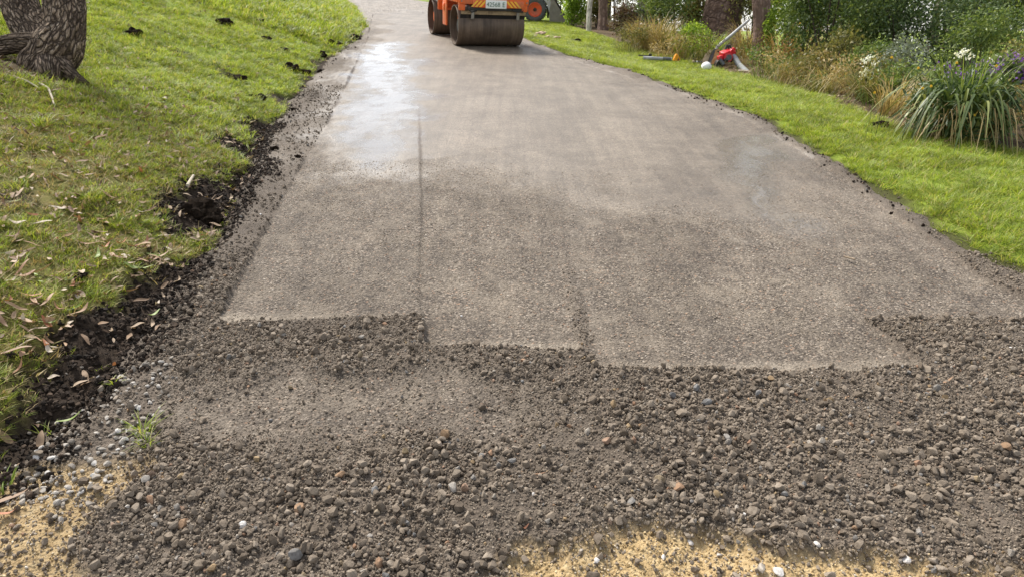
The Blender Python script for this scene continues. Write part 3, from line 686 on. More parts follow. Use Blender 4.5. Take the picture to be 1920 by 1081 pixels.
# dark soil crumbs in the cut edge
x, y = sample(18000, -2.8, -.4, 1.2, 6.5); sm_ = soil_mask(x, y); k = rng.uniform(0, 1, len(x)) < sm_ * .8; x, y = x[k], y[k]
x2, y2 = sample(900, -5, 3.2, 2.5, 13); m = np.minimum(x2 - xl(y2), xr(y2) - x2); k = rng.uniform(0, 1, len(x2)) < np.exp(-(m / .12) ** 2) * np.clip(.5 + 2 * fbm(x2, y2, .5, 160, 3), 0, 1); x = np.concatenate([x, x2[k]]); y = np.concatenate([y, y2[k]])
s = .003 + .026 * rng.uniform(0, 1, len(x)) ** 5
scatter('soil_crumbs', np.stack([x, y, surf(x, y) + s * .2], 1), rots(len(x)), np.repeat(s[:, None], 3, 1), CRUMB, 'crumbly black soil in the cut edge between lawn and gravel', 'soil')

# ------------------------------------------------------------------ grass
def tuft(seed, n, r, h, w, m, lean=.5, curve=.6):
    me = blades(np.random.default_rng(seed), n, r, h, w, lean, curve, 3, .5, 'grass_tuft'); me.materials.append(m); return me
TB = [tuft(k, 22, .035, .040, .0032, M['grass'], .7, .8) for k in range(5)]
TD = [tuft(20 + k, 20, .032, .027, .0034, M['grass_dull'], .9, .9) for k in range(5)]
TS = [tuft(40 + k, 12, .035, .020, .0030, M['straw'], 1.3, .5) for k in range(3)]
TF = [tuft(60 + k, 26, .09, .055, .008, M['grass'], .7, .8) for k in range(4)]
def lawn(dens, box, side, srcs, name, label, smin, smax, pfun=None):
    x, y = sample(dens, *box)
    d = (xl(y) - x) if side < 0 else (x - xr(y))
    pr = sstep(.0, .14, d + .10 * fbm(x, y, .18, 170, 3)) * (1 - .97 * soil_mask(x, y))
    if side < 0: tb_, _ = pix(60, 135); pr = pr * (1 - .85 * sstep(.62, .25, np.hypot((x - tb_.x + .25) * .7, (y - tb_.y) * 1.1) + .25 * fbm(x, y, .25, 123, 3)))
    if side > 0: pr = pr * sstep(.1, -.15, x - xbed(y) + .2 * fbm(x, y, .4, 120, 3))
    if pfun is not None: pr = pr * pfun(x, y)
    k = rng.uniform(0, 1, len(x)) < pr; x, y = x[k], y[k]; n = len(x); s = rng.uniform(smin, smax, n)
    return scatter(name, np.stack([x, y, surf(x, y) - .004], 1), np.stack([rng.normal(size=n) * .22, rng.normal(size=n) * .22, rng.uniform(0, 6.28, n)], 1), np.stack([s, s, s * rng.uniform(.7, 1.25, n)], 1), srcs, label, 'grass')
patch = lambda x, y: np.clip(.78 + 1.7 * fbm(x, y, .3, 180, 4), .08, 1)
lawn(1900, (-5.2, -.8, 1.2, 5.2), -1, TD + TB[:2], 'bank_grass', 'patchy green and straw turf on the near bank', .45, .9, patch)
lawn(520, (-5.2, -.8, 1.2, 5.6), -1, TS, 'bank_straw', 'dead straw lying in the turf of the bank', .7, 1.5)
lawn(620, (-9, -.8, 5.0, 12), -1, TB + TD[:2], 'bank_lawn', 'bright green lawn higher up the bank', .85, 1.35, lambda x, y: np.clip(.8 + 1.0 * fbm(x, y, .6, 185, 4), .1, 1))
lawn(150, (-14, -1, 11, 30), -1, TF, 'distant_bank_lawn', 'bright green lawn far up the bank beside the old road', .8, 1.5)
lawn(1000, (1.2, 6.5, 2.4, 8.5), 1, TB, 'verge_grass', 'short bright green grass between the driveway and the garden bed', .7, 1.25, lambda x, y: np.clip(.80 + 1.5 * fbm(x, y, .4, 188, 4), .12, 1))
lawn(160, (1.2, 6.5, 2.4, 9), 1, TS, 'verge_straw', 'dead straw flecks in the verge grass', .7, 1.4, lambda x, y: np.clip(.3 + 2.0 * fbm(x, y, .5, 192, 4), 0, 1))
lawn(620, (-1.5, 5.5, 8.5, 22), 1, TB, 'distant_verge_grass', 'bright green verge leading up to the machines', .8, 1.2)

# ------------------------------------------------------------------ placing things on the ground
def place(root, x, y, heading=0.0, r=.4, fn=ground_base, lift=0.0, z=None):
    """stand root on the ground at x, y with its local +Y along the heading (0 = up the road) and its base on the slope"""
    nrm = normal_at(x, y, r, fn); f = Vector((math.sin(heading), math.cos(heading), 0)); f = (f - nrm * f.dot(nrm)).normalized(); rt = f.cross(nrm)
    m = Matrix((rt, f, nrm)).transposed().to_4x4(); zz = float(fn(np.array([x]), np.array([y]))[0]) if z is None else z
    root.matrix_world = Matrix.Translation((x, y, zz + lift)) @ m
    return root
def text_mesh(name, txt, size, m, parent, loc, rot, extrude=.0015):
    cu = bpy.data.curves.new(name, 'FONT'); cu.body = txt; cu.size = size; cu.extrude = extrude; cu.align_x = 'CENTER'; cu.align_y = 'CENTER'
    t = bpy.data.objects.new('t', cu); COL.objects.link(t); dg = bpy.context.evaluated_depsgraph_get(); me = bpy.data.meshes.new_from_object(t.evaluated_get(dg))
    bpy.data.objects.remove(t); me.name = name; me.materials.clear(); o = link(name, me, m, parent); o.location = loc; o.rotation_euler = rot; return o

# ------------------------------------------------------------------ road roller
def make_roller():
    t = empty('road_roller'); RD, HW = .335, .60
    tag(t, 'orange tandem road roller with wide brown steel drums and a white number plate', 'roller')
    def drum(y, endmat, hubmat):
        d = MB().lathe([(-HW, RD - .022), (-HW, RD - .006), (-HW + .008, RD), (HW - .008, RD), (HW, RD - .006), (HW, RD - .022), (HW - .13, RD - .024), (-HW + .13, RD - .024)], 72, 'x', (0, y, RD)).build('drum', M['drum'], t)
        for s in (-1, 1):
            MB().lathe([(s * (HW - .13), .001), (s * (HW - .13), RD - .026), (s * (HW - .15), RD - .026), (s * (HW - .15), .001)], 48, 'x', (0, y, RD)).build('drum_end', endmat, d)
            MB().lathe([(s * (HW - .129), .001), (s * (HW - .129), .11), (s * (HW - .07), .10), (s * (HW - .06), .001)], 24, 'x', (0, y, RD)).build('hub', hubmat, d)
        return d
    drum(-1.0, M['drum'], M['black']); drum(1.0, M['orange'], M['orange'])
    # near (engine) module: yoke round the drum, bumper, hazard board, scraper, plate
    fr = MB()
    fr.box((0, -1.40, .79), (1.24, .09, .17), bev=.02)
    for s in (-1, 1):
        fr.box((s * .60, -.85, .80), (.07, 1.05, .16), bev=.015); fr.box((s * .56, -1.38, .68), (.11, .07, .16), bev=.015)
        fr.prism([(-1.10, .74), (-.90, .74), (-.94, .30), (-1.06, .30)], s * .505 - .015, s * .505 + .015, 'x', .004)
    fr.box((0, -.34, .74), (1.26, .08, .34), bev=.02)
    fr.build('rear_yoke', M['orange'], t)
    pl = MB(); pl.box((-.625, -.40, .55), (.03, .30, .52), bev=.012); pl.box((-.645, -.36, .60), (.02, .12, .12), bev=.01)
    pl.build('side_panel', M['orange'], t)
    pl = MB(); pl.box((.625, -.40, .55), (.03, .30, .52), bev=.012); pl.build('side_panel', M['orange'], t)
    hb = MB().box((.07, -1.455, .715), (.92, .014, .115), bev=.004).build('hazard_board', M['orange'], t)
    for k, x in enumerate((-.355, -.285, -.215, .265, .335, .405)):
        sl = .05 if k < 3 else -.05
        MB().prism([(x - .02 - sl, .665), (x + .022 - sl, .665), (x + .022 + sl, .765), (x - .02 + sl, .765)], -1.4625, -1.4665, 'y', 0).build('hazard_stripe', M['hazy'] if k % 3 != 1 else M['hazy'], hb, False)
    for k, x in enumerate((-.32, -.25, .30, .37)):
        sl = .05 if k < 2 else -.05
        MB().prism([(x - .014 - sl, .665), (x + .010 - sl, .665), (x + .010 + sl, .765), (x - .014 + sl, .765)], -1.4625, -1.4663, 'y', 0).build('hazard_stripe', M['hazr'], hb, False)
    np_ = MB().box((.02, -1.475, .715), (.372, .008, .134), bev=.012).build('number_plate', M['platew'], t)
    text_mesh('plate_digits', '42568', .098, M['plateg'], np_, (-.030, -1.4805, .707), (math.pi / 2, 0, 0)); text_mesh('plate_letter', 'E', .108, M['plateg'], np_, (.155, -1.4805, .707), (math.pi / 2, 0, 0))
    MB().box((0, -1.37, .635), (1.02, .10, .06), bev=.01).build('gap_shade_bar', M['black'], t)  # solid black bar standing in for the shaded gap above the scraper
    sc = MB().box((.02, -1.345, .575), (1.16, .05, .075), bev=.012).build('scraper_bar', M['cream'], t)
    MB().prism([(-1.35, .54), (-1.325, .54), (-1.285, .47), (-1.30, .465)], -.57, .60, 'x', .003).build('scraper_blade', M['black'], sc)
    for x in (-.37, .45): MB().box((x, -1.385, .55), (.055, .03, .17), bev=.008).tube([(x, -1.405, .50), (x, -1.38, .50)], .012).build('scraper_bracket', M['steel'], t)
    for x, z in ((-.58, .83), (-.58, .75), (.58, .83), (.58, .75), (-.44, .84), (.50, .84)): MB().tube([(x, -1.44, z), (x, -1.462, z)], .013, 6).build('bolt', M['steel'], t)
    MB().tube([(-.46, -1.40, .70), (-.47, -1.44, .63), (-.40, -1.43, .58), (-.30, -1.40, .60)], .012, 8).build('water_hose', M['black'], t)
    MB().tube([(.30, -1.40, .66), (.36, -1.43, .61), (.52, -1.42, .60), (.56, -1.38, .68)], .012, 8).build('water_hose', M['black'], t)
    for x in (-.53, .53): MB().tube([(x, -1.44, .88), (x, -1.46, .88)], .045, 20).build('tail_light', M['hazr'], t)
    eh = MB().prism([(-1.42, .87), (-.30, .87), (-.30, 1.32), (-1.25, 1.28), (-1.42, 1.10)], -.50, .50, 'x', .03).build('engine_hood', M['orange'], t)
    for k in range(6): MB().box((0, -1.39 + .022 * k, 1.10 + .028 * k), (.7, .012, .012), bev=.003).build('grille_slat', M['black'], eh)
    # joint and far (driver) module
    MB().tube([(0, -.30, .5), (0, .28, .5)], .11, 20).box((0, 0, .5), (.3, .16, .34), bev=.03).build('articulation_joint', M['black'], t)
    ff = MB(); ff.box((0, .34, .70), (1.2, .08, .40), bev=.02); ff.box((0, 1.40, .79), (1.24, .09, .17), bev=.02)
    for s in (-1, 1):
        ff.box((s * .60, .88, .80), (.07, 1.05, .16), bev=.015); ff.prism([(.90, .74), (1.10, .74), (1.06, .28), (.94, .28)], s * .49 - .015, s * .49 + .015, 'x', .004)
    ff.build('front_yoke', M['orange'], t)
    MB().box((0, .45, .93), (1.1, .9, .05), bev=.01).build('driver_platform', M['black'], t)
    MB().prism([(.85, .96), (1.40, .96), (1.38, 1.12), (1.0, 1.36), (.85, 1.36)], -.45, .45, 'x', .03).build('front_console', M['orange'], t)
    MB().lathe([(0, .17), (.012, .182), (.024, .17), (.012, .158)], 32, 'z', (0, .74, 1.38)).tube([(0, .74, 1.39), (0, .86, 1.28)], .02).box((0, .74, 1.39), (.33, .03, .014), bev=.004).build('steering_wheel', M['black'], t)
    MB().box((0, .2, 1.14), (.46, .44, .12), bev=.04).box((0, -.02, 1.40), (.46, .10, .46), (-.12, 0, 0), bev=.04).build('seat', M['black'], t)
    rp = MB()
    for s in (-1, 1): rp.tube([(s * .54, -.26, .9), (s * .54, -.30, 2.1), (s * .50, -.30, 2.16)], .03, 12)
    rp.tube([(-.5, -.30, 2.16), (.5, -.30, 2.16)], .03, 12); rp.build('rollover_bar', M['orange'], t)
    return t
roller = make_roller()
pn, _ = pix(912, 86, road_plane)
hd = R(-18); fx, fy = math.sin(hd), math.cos(hd)
place(roller, pn.x + fx * 1.0, pn.y + fy * 1.0, hd, .9, road_plane, .004)

# ------------------------------------------------------------------ small skid loader behind it
def make_loader():
    t = empty('skid_loader'); tag(t, 'small pale skid loader with grey tyres, orange rims and a dusty bucket', 'loader')
    def wheel(x, s):
        w = empty('wheel'); w.parent = t; w.location = (x, s * .44, .29)
        MB().lathe([(-.10, .175), (-.112, .20), (-.115, .24), (-.10, .272), (-.06, .288), (.06, .288), (.10, .272), (.115, .24), (.112, .20), (.10, .175)], 48, 'y').build('tyre', M['tyre'], w)
        tr = MB()
        for k in range(20):
            a = 2 * math.pi * k / 20
            for q in (-1, 1): tr.box((.285 * math.cos(a + q * .08), q * .055, .285 * math.sin(a + q * .08)), (.026, .10, .03), (0, -a, q * .5), bev=.005, seg=1)
        tr.build('tread', M['tyre'], w)
        o = s
        MB().lathe([(o * .085, .178), (o * .10, .186), (o * .105, .165), (o * .055, .150), (o * .035, .11), (o * .05, .06), (o * .05, .001), (-.06, .001), (-.085, .178)], 40, 'y').build('rim', M['orange2'], w)
        h = MB().lathe([(o * .05, .048), (o * .085, .042), (o * .09, .001), (o * .05, .001)], 20, 'y')
        for k in range(8): a = 2 * math.pi * k / 8; h.tube([(.085 * math.cos(a), o * .04, .085 * math.sin(a)), (.085 * math.cos(a), o * .062, .085 * math.sin(a))], .009, 8)
        h.build('hub', M['black'], w)
    for x in (0, -.82):
        for s in (-1, 1): wheel(x, s)
    MB().prism([(-1.25, .22), (.22, .20), (.30, .45), (.18, .62), (-.2, .66), (-.3, .98), (-1.2, 1.02), (-1.28, .6)], -.32, .32, 'y', .03).build('body', M['loaderwhite'], t)
    cg = MB()
    for s in (-1, 1): cg.tube([(.12, s * .30, .6), (.08, s * .30, 1.62), (-.62, s * .30, 1.66), (-.70, s * .30, 1.0)], .025, 10)
    cg.box((-.28, 0, 1.66), (.78, .64, .03), bev=.01); cg.build('cab_frame', M['loaderwhite'], t)
    MB().box((-.32, 0, .82), (.40, .42, .10), bev=.03).box((-.52, 0, 1.05), (.09, .42, .40), bev=.03).build('seat', M['black'], t)
    for s in (-1, 1):
        MB().prism([(-1.2, .92), (-1.15, 1.05), (.10, .86), (.40, .50), (.46, .22), (.38, .20), (.30, .44), (.02, .74)], s * .40 - .035, s * .40 + .035, 'y', .01).build('lift_arm', M['loaderwhite'], t)
        MB().tube([(.16, s * .30, .55), (.42, s * .30, .42)], .022, 10).build('tilt_ram', M['steel'], t)
    bk = empty('bucket'); bk.parent = t
    prof = [(.40, .02), (.80, .02), (.86, .05), (.80, .12), (.48, .58), (.42, .58), (.38, .30)]
    for s in (-1, 1): MB().prism(prof, s * .60 - .012, s * .60 + .012, 'y', .003).build('side_plate', M['bucket'], bk)
    MB().prism([(.40, .02), (.88, .015), (.88, .03), (.41, .045), (.395, .30), (.44, .575), (.42, .585), (.375, .30)], -.59, .59, 'y', .003).build('bucket_shell', M['bucket'], bk)
    for s in (-1, 1): MB().tube([(.46, s * .615, .60), (.84, s * .615, .10)], .022, 8).build('edge_bar', M['black'], bk)
    MB().box((.35, 0, .30), (.05, .7, .42), bev=.01).build('quick_hitch', M['black'], bk)
    return t
loader = make_loader()
pl_, tl = pix(1003, 41.5)
place(loader, pl_.x, pl_.y + .5, R(2), .8, ground_base, -.005); loader.scale = (1.18,) * 3

# ------------------------------------------------------------------ gnarled tree on the bank
def tree_bank():
    B, t0 = pix(93, 142); t = empty('tree', B); tag(t, 'gnarled twin-stemmed tree with fibrous grey brown bark standing on the grass bank', 'tree')
    k = t0 / FPX
    def at(px, py, dt=0): return np.array([0, 0, CAM_H]) + ray(px, py) * (t0 + dt) - np.array(B)
    def path(pts): return [at(a, b, d) for a, b, r, d in pts], [r * k for a, b, r, d in pts]
    p, r = path([(90, 165, 46, .10), (91, 142, 36, .06), (95, 116, 40, .05), (108, 90, 43, .06), (121, 55, 35, .08), (121, 15, 34, .10), (114, -35, 33, .12), (96, -140, 30, .15), (104, -300, 25, .1), (90, -460, 19, .0)])
    stem_obj('trunk', p, r, M['bark_old'], t, nseg=84, sub=16, ridge=.075, seed=3, twist=.25)
    p2, r2 = path([(92, 112, 28, .14), (70, 74, 32, .24), (44, 28, 34, .30), (27, -30, 33, .34), (-4, -140, 31, .4), (-60, -300, 25, .5), (-90, -440, 18, .5)])
    stem_obj('trunk', p2, r2, M['bark_old'], t, nseg=84, sub=16, ridge=.075, seed=8, twist=-.2)
    for q, sd in (([(100, 92, 20, .1), (60, 82, 20, .05), (15, 84, 17, .02), (-40, 98, 13, .0), (-90, 120, 8, 0)], 12), ([(95, 100, 24, .0), (68, 118, 26, -.03), (55, 136, 20, -.05), (42, 158, 10, -.05)], 14), ([(95, 110, 22, .0), (92, 132, 22, -.08), (96, 152, 16, -.10), (100, 170, 8, -.1)], 17), ([(105, 112, 20, .0), (124, 132, 15, -.02), (142, 146, 10, -.02), (165, 160, 5, -.0)], 19)):
        pp, rr = path(q); stem_obj('root', pp, rr, M['bark_old'], t, nseg=48, sub=12, ridge=.10, seed=sd)
    rg = np.random.default_rng(5); lob = []
    for base in (p[-1], p2[-1]):
        for q in range(4):
            a = rg.uniform(0, 6.28); e = base + np.array([1.0 * math.cos(a) - 1.0, 1.0 * math.sin(a) + .9, rg.uniform(.8, 1.6)])
            m_ = .5 * (base + e) + rg.normal(size=3) * .12
            stem_obj('limb', [base - np.array([0, 0, .05]), m_, e], [.06, .045, .02], M['bark_old'], t, nseg=12, sub=5, ridge=.06, seed=30 + q)
            lob.append([*e, .75, .75, .5])
    link('crown', leaf_cloud(rg, 900, lob, .10, .25, .5, 'crown'), M['f_olive'], t)
tree_bank()

# ------------------------------------------------------------------ gum trees in the garden
def gum(base_px, top_px, rpx, m, label, seed, height=4.6, lean2=(0, 0), extra=None, crown=1500, cm='f_olive', foot=1.35, h0=2.3):
    B, t0 = pix(*base_px); t = empty('gum_tree', B); tag(t, label, 'tree', 'tree trunks rising from the garden bed'); rg = np.random.default_rng(seed)
    k = t0 / FPX
    d = np.array([0, 0, CAM_H]) + ray(*top_px) * t0 - np.array(B); d = d / max(d[2], .3)
    z = np.array([-.15, .0, .25, .6, 1.1, 2.0, 3.2, height]); p = [np.array([d[0] * q + lean2[0] * max(q - 1, 0) ** 1.5 * .12 + .025 * math.sin(3 * q + seed), d[1] * q * .3 + lean2[1] * max(q - 1, 0) * .1, q]) for q in z]
    r = rpx * k * np.array([foot * 1.15, foot, 1.10, 1.02, .97, .88, .72, .45])
    stem_obj('trunk', p, r, m, t, nseg=32, sub=8, ridge=.05, seed=seed)
    if extra:
        for (bp, tp, rp_) in extra:
            B2, _ = pix(*bp); a0 = np.array(B2) - np.array(B); e = np.array([0, 0, CAM_H]) + ray(*tp) * t0 - np.array(B); e2 = a0 + (e - a0) * 3.2
            stem_obj('trunk', [a0 - np.array([0, 0, .15]), a0 * .6 + e * .4, e, .5 * (e + e2), e2], [rp_ * k * q for q in (1.3, 1.1, 1, .85, .6)], m, t, nseg=24, sub=8, ridge=.05, seed=seed + 3)
    lob = []
    for q in range(5):
        a = rg.uniform(0, 6.28); s0 = p[5] + (p[7] - p[5]) * rg.uniform(.35, 1); e = s0 + np.array([1.2 * math.cos(a), 1.2 * math.sin(a), rg.uniform(.5, 1.3)])
        stem_obj('limb', [s0, .5 * (s0 + e) + rg.normal(size=3) * .1, e], [max(.025, r[7] * .7), max(.02, r[7] * .5), .012], m, t, nseg=10, sub=4, ridge=.04, seed=seed + q)
        lob.append([*(e + np.array([0, 0, .2])), .8, .8, .6])
    link('crown', leaf_cloud(rg, crown // 2, lob, .13, .22, .8, 'crown'), M[cm], t)
gum((1347, 92), (1354, 0), 34, M['bark_gum'], 'thick brown gum trunk rising behind the red leaf blower', 3, extra=[((1372, 104), (1372, 20), 11)])
gum((1427, 122), (1416, 0), 16, M['bark_pink'], 'pinkish slender gum trunk with a green vine on its flank', 6, lean2=(-.3, 0), foot=1.2)
gum((1103, 60), (1107, 0), 4.5, M['bark_white'], 'thin white gum trunk standing at the grass edge near the loader', 9, crown=700, foot=1.1)
gum((1131, 56), (1127, 0), 8, M['bark_pink'], 'smooth grey pink trunk between the white trunk and the reddish shrub', 12, crown=800)
gum((1224, 66), (1208, 0), 14, M['bark_pink'], 'leaning pinkish trunk behind the tall dry grass', 15, lean2=(-.6, .2), crown=1000)
gum((1744, 96), (1748, 0), 8, M['bark_dark'], 'thin dark trunk behind the strap leaved plant', 18, crown=900, cm='f_dark')
gum((1766, 92), (1790, 0), 13, M['bark_dark'], 'dark trunk leaning away beside the thin dark one', 21, lean2=(.5, 0), crown=900, cm='f_dark')

# ------------------------------------------------------------------ shrubs
def shrub(base_px, wpx, hpx, m, leaf, n, label, seed, name='shrub', cat='shrub', group='shrubs filling the garden bed', aspect=.45, stems=5, low=.12, depth=.8, dist=None):
    rg = np.random.default_rng(seed)
    if dist is None: B, t0 = pix(*base_px); k = t0 / FPX; w, h = wpx * k, hpx * k
    else:
        d = ray(base_px, 100); B = Vector((d[0] * dist, d[1] * dist, 0)); B.z = surf1(B.x, B.y); w, h = wpx, hpx
    t = empty(name, B); tag(t, label, cat, group)
    lob = []
    for q in range(7):
        a = rg.uniform(0, 6.28); rr = rg.uniform(.1, .5) * w * .6; z = rg.uniform(low + .12, .85) * h
        lob.append([rr * math.cos(a), depth * rr * math.sin(a), z, w * rg.uniform(.2, .34), w * rg.uniform(.2, .34) * depth, h * rg.uniform(.16, .28)])
    link('foliage', leaf_cloud(rg, n, lob, leaf, aspect, .1, 'foliage'), M[m], t)
    for q in range(stems):
        l = lob[q % 7]; e = np.array(l[:3]); stem_obj('stem', [np.array([rg.uniform(-.05, .05), rg.uniform(-.05, .05), -.05]), np.array([e[0] * .4, e[1] * .4, e[2] * .5]), e], [.018, .013, .006], M['bark_dark'], t, nseg=7, sub=3, ridge=.03, seed=q)
    return t
SH = [
 ((1072, 50), 62, 80, 'f_bright', .075, 2600, 'bright lime green shrub beside the loader bucket'),
 ((1120, 52), 46, 85, 'f_olive', .07, 1800, 'olive shrub standing behind the thin white trunk'),
 ((1168, 80), 62, 72, 'f_red', .075, 1500, 'shrub with dark reddish and grey green leaves at the lawn edge'),
 ((1186, 72), 46, 80, 'f_grey', .08, 900, 'grey green shrub growing against the reddish leaved one'),
 ((1240, 76), 90, 110, 'f_mid', .075, 2600, 'mid green shrub behind the tall dry grass'),
 ((1290, 84), 70, 110, 'f_olive', .07, 2200, 'olive shrub left of the thick brown gum trunk'),
 ((1300, 106), 74, 58, 'f_bright', .05, 2600, 'low feathery bright green shrub in front of the thick trunk'),
 ((1436, 124), 26, 120, 'f_bright', .06, 900, 'bright green vine climbing the pinkish trunk'),
]
for i, (b, w, h, m, lf, n, lab) in enumerate(SH): shrub(b, w, h, m, lf, int(n * 1.5), lab, 900 + i)
SD = [
 (1510, 10.8, 1.3, 1.9, 'f_mid', .06, 4200, 'mid green shrub behind the orange grasses'),
 (1545, 10.4, 1.7, 2.1, 'f_dark', .055, 5600, 'broad dark green small leaved shrub behind the olive grasses'),
 (1612, 10.0, 1.6, 2.0, 'f_mid', .055, 5200, 'mid green shrub behind the white flower heads'),
 (1690, 9.6, 1.5, 1.7, 'f_dark', .05, 4600, 'dark shrub in front of the two dark trunks'),
 (1560, 9.4, 1.0, .75, 'f_olive', .05, 2600, 'low olive shrub filling the bed under the broad dark shrub'),
 (1650, 8.4, .95, .75, 'f_mid', .045, 3200, 'low green shrub carrying white flower heads'),
 (1700, 7.6, .9, .8, 'f_grey', .045, 2200, 'low grey green shrub beside the strap leaved plant'),
 (1790, 9.2, 1.5, 1.9, 'f_dark', .05, 4200, 'dark shrub behind the leaning dark trunk'),
 (1850, 8.4, 1.3, 1.05, 'f_mid', .045, 4200, 'mid green shrub beyond the strap leaved plant with pale flowers'),
 (1925, 8.8, 1.3, 2.0, 'f_dark', .05, 2600, 'tall dark shrub with sky showing through its leaves'),
 (1925, 7.0, .9, .75, 'f_olive', .045, 3000, 'olive shrub at the end of the bed past the strap leaved plant'),
 (1405, 15, 1.5, 2.2, 'f_olive', .07, 4200, 'olive shrub filling the gap behind the two gum trunks'),
 (1048, 22, 2.4, 2.6, 'f_bright', .09, 4200, 'big lime green shrub standing behind the loader'),
 (1150, 20.5, 1.8, 2.2, 'f_olive', .08, 3600, 'olive shrub further back between the white trunk and the reddish shrub'),
 (1262, 15.5, 1.8, 2.2, 'f_mid', .075, 3600, 'green shrub further back behind the tall dry grass'),
]
for i, (px, dist, w, h, m, lf, n, lab) in enumerate(SD): shrub(px, w, h, m, lf, n, lab, 960 + i, dist=dist)
# more trees further down the slope, behind the bed
rgb = np.random.default_rng(77)
FT = [(5.2, 21, 'f_mid', 'leafy tree down the slope behind the white trunk'), (7.0, 18.5, 'f_bright', 'light green tree down the slope behind the dry grass'), (8.3, 16, 'f_dark', 'dark leafy tree down the slope behind the thick trunk'), (9.8, 15.5, 'f_mid', 'green tree down the slope behind the vine covered trunk'),
      (11, 14.5, 'f_grey', 'grey green tree down the slope behind the broad dark shrub'), (12.2, 13.5, 'f_mid', 'green tree down the slope behind the white flower heads'), (13, 12.2, 'f_dark', 'dark tree down the slope behind the two dark trunks'), (14.5, 13, 'f_olive', 'olive tree down the slope behind the strap leaved plant'),
      (3.2, 25, 'f_bright', 'light green tree down the slope behind the loader'), (1.0, 30, 'f_mid', 'green tree far behind the loader')]
for i, (x, y, m, lab) in enumerate(FT):
    z = float(ground_base(np.array([x]), np.array([y]))[0]); t = empty('leafy_tree', (x, y, z)); tag(t, lab, 'tree', 'trees down the slope behind the garden bed')
    H = rgb.uniform(3.6, 4.8) if x < 12 else 4.6; stem_obj('trunk', [(0, 0, -.2), (.05, 0, .8), (.1, .05, 2), (.05, 0, H * .8)], [.16, .12, .09, .04], M['bark_dark'], t, nseg=14, sub=5, ridge=.05, seed=i)
    lob = [[rgb.uniform(-1.2, 1.2), rgb.uniform(-1, 1), rgb.uniform(.25, .9) * H, rgb.uniform(.6, 1.0), rgb.uniform(.6, 1.0), rgb.uniform(.4, .75)] for q in range(10)]
    link('crown', leaf_cloud(rgb, 6500, lob, .13, .45, .2, 'crown'), M[m], t)

# ------------------------------------------------------------------ tall grasses
def clump(base_px, wpx, hpx, m, n, label, seed, name='grass_clump', w=.010, lean=.34, curve=.5, tipdrop=.5):
    B, t0 = pix(*base_px); k = t0 / FPX; h = hpx * k * 1.15; rg = np.random.default_rng(seed)
    t = link(name, blades(rg, n, wpx * k * .4, h, w, lean, curve, 5, .55, name, -.03, tipdrop), M[m]); t.location = B; tag(t, label, 'grass', 'tall grasses along the garden bed'); return t
for i, (b, w, h, m, n, lab) in enumerate([
 ((1200, 92), 40, 55, 'f_dry', 240, 'dry straw coloured grass clump next to the reddish shrub'),
 ((1228, 97), 46, 66, 'f_dry', 300, 'tall dry straw grass clump in front of the leaning pinkish trunk'),
 ((1258, 101), 40, 60, 'f_olive', 260, 'olive grass clump between the straw grass and the feathery shrub'),
 ((1286, 108), 50, 44, 'f_bright', 300, 'bright green grass clump under the feathery shrub'),
 ((1328, 112), 44, 50, 'f_bright', 260, 'bright green grass clump at the foot of the thick trunk'),
 ((1398, 108), 40, 66, 'f_dry', 240, 'straw grass clump between the thick trunk and the pinkish trunk'),
 ((1466, 128), 46, 74, 'f_orange', 260, 'orange brown grass clump right beside the vine covered trunk'),
 ((1505, 134), 50, 80, 'f_orange', 300, 'tall orange brown grass clump in front of the dark shrub'),
 ((1548, 146), 50, 84, 'f_olive', 300, 'olive grass clump next to the orange brown grasses'),
 ((1588, 164), 54, 80, 'f_olive', 300, 'olive yellow grass clump below the broad dark shrub'),
 ((1630, 190), 56, 70, 'f_olive', 280, 'low olive grass clump under the white flower heads'),
 ((1672, 218), 60, 80, 'f_dry', 160, 'thin dry grass clump touching the strap leaved plant'),
 ((1540, 178), 60, 34, 'f_olive', 200, 'short olive tuft at the edge of the leaf litter'),
 ((1445, 140), 44, 34, 'f_olive', 180, 'short tuft at the foot of the vine')]): clump(b, w, h, m, n, lab, 1200 + i)
WILD = [(1180, 14.2, 'f_olive', 'thin olive tangle at the foot of the reddish shrub'), (1255, 13.2, 'f_dry', 'bent dry stems between the straw grasses'), (1310, 12.8, 'f_olive', 'olive tangle at the edge of the feathery shrub'), (1395, 12.6, 'f_olive', 'olive tangle between the two gum trunks'), (1455, 10.2, 'f_mid', 'green tangle right of the vine covered trunk'), (1490, 9.6, 'f_dry', 'bent dry stems under the orange grasses'), (1530, 9.2, 'f_olive', 'olive tangle in front of the orange grasses'), (1575, 8.7, 'f_mid', 'green tangle in front of the low olive shrub'), (1615, 8.3, 'f_dry', 'bent dry stems beside the low green shrub'), (1655, 7.7, 'f_olive', 'olive tangle under the white flower heads'), (1690, 7.2, 'f_mid', 'green tangle pressed against the strap leaved plant'), (1870, 6.9, 'f_olive', 'olive tangle behind the strap leaved plant'), (1905, 6.4, 'f_dry', 'bent dry stems past the strap leaved plant')]
for i, (px, dist, m, lab) in enumerate(WILD):
    rg = np.random.default_rng(1500 + i); d = ray(px, 120); B = Vector((d[0] * dist, d[1] * dist, 0)); B.z = surf1(B.x, B.y)
    t = empty('wild_growth', B); tag(t, lab, 'undergrowth', 'wild growth filling the garden bed')
    link('stems', blades(rg, 110, .30, .55, .007, .5, .8, 6, .6, 'stems', -.03, .8), M['f_dry' if i % 2 else m], t)
    link('foliage', leaf_cloud(rg, 900, [[rg.uniform(-.3, .3), rg.uniform(-.2, .2), rg.uniform(.08, .4), .22, .2, .13] for q in range(5)], .045, .4, .1, 'foliage'), M[m], t)
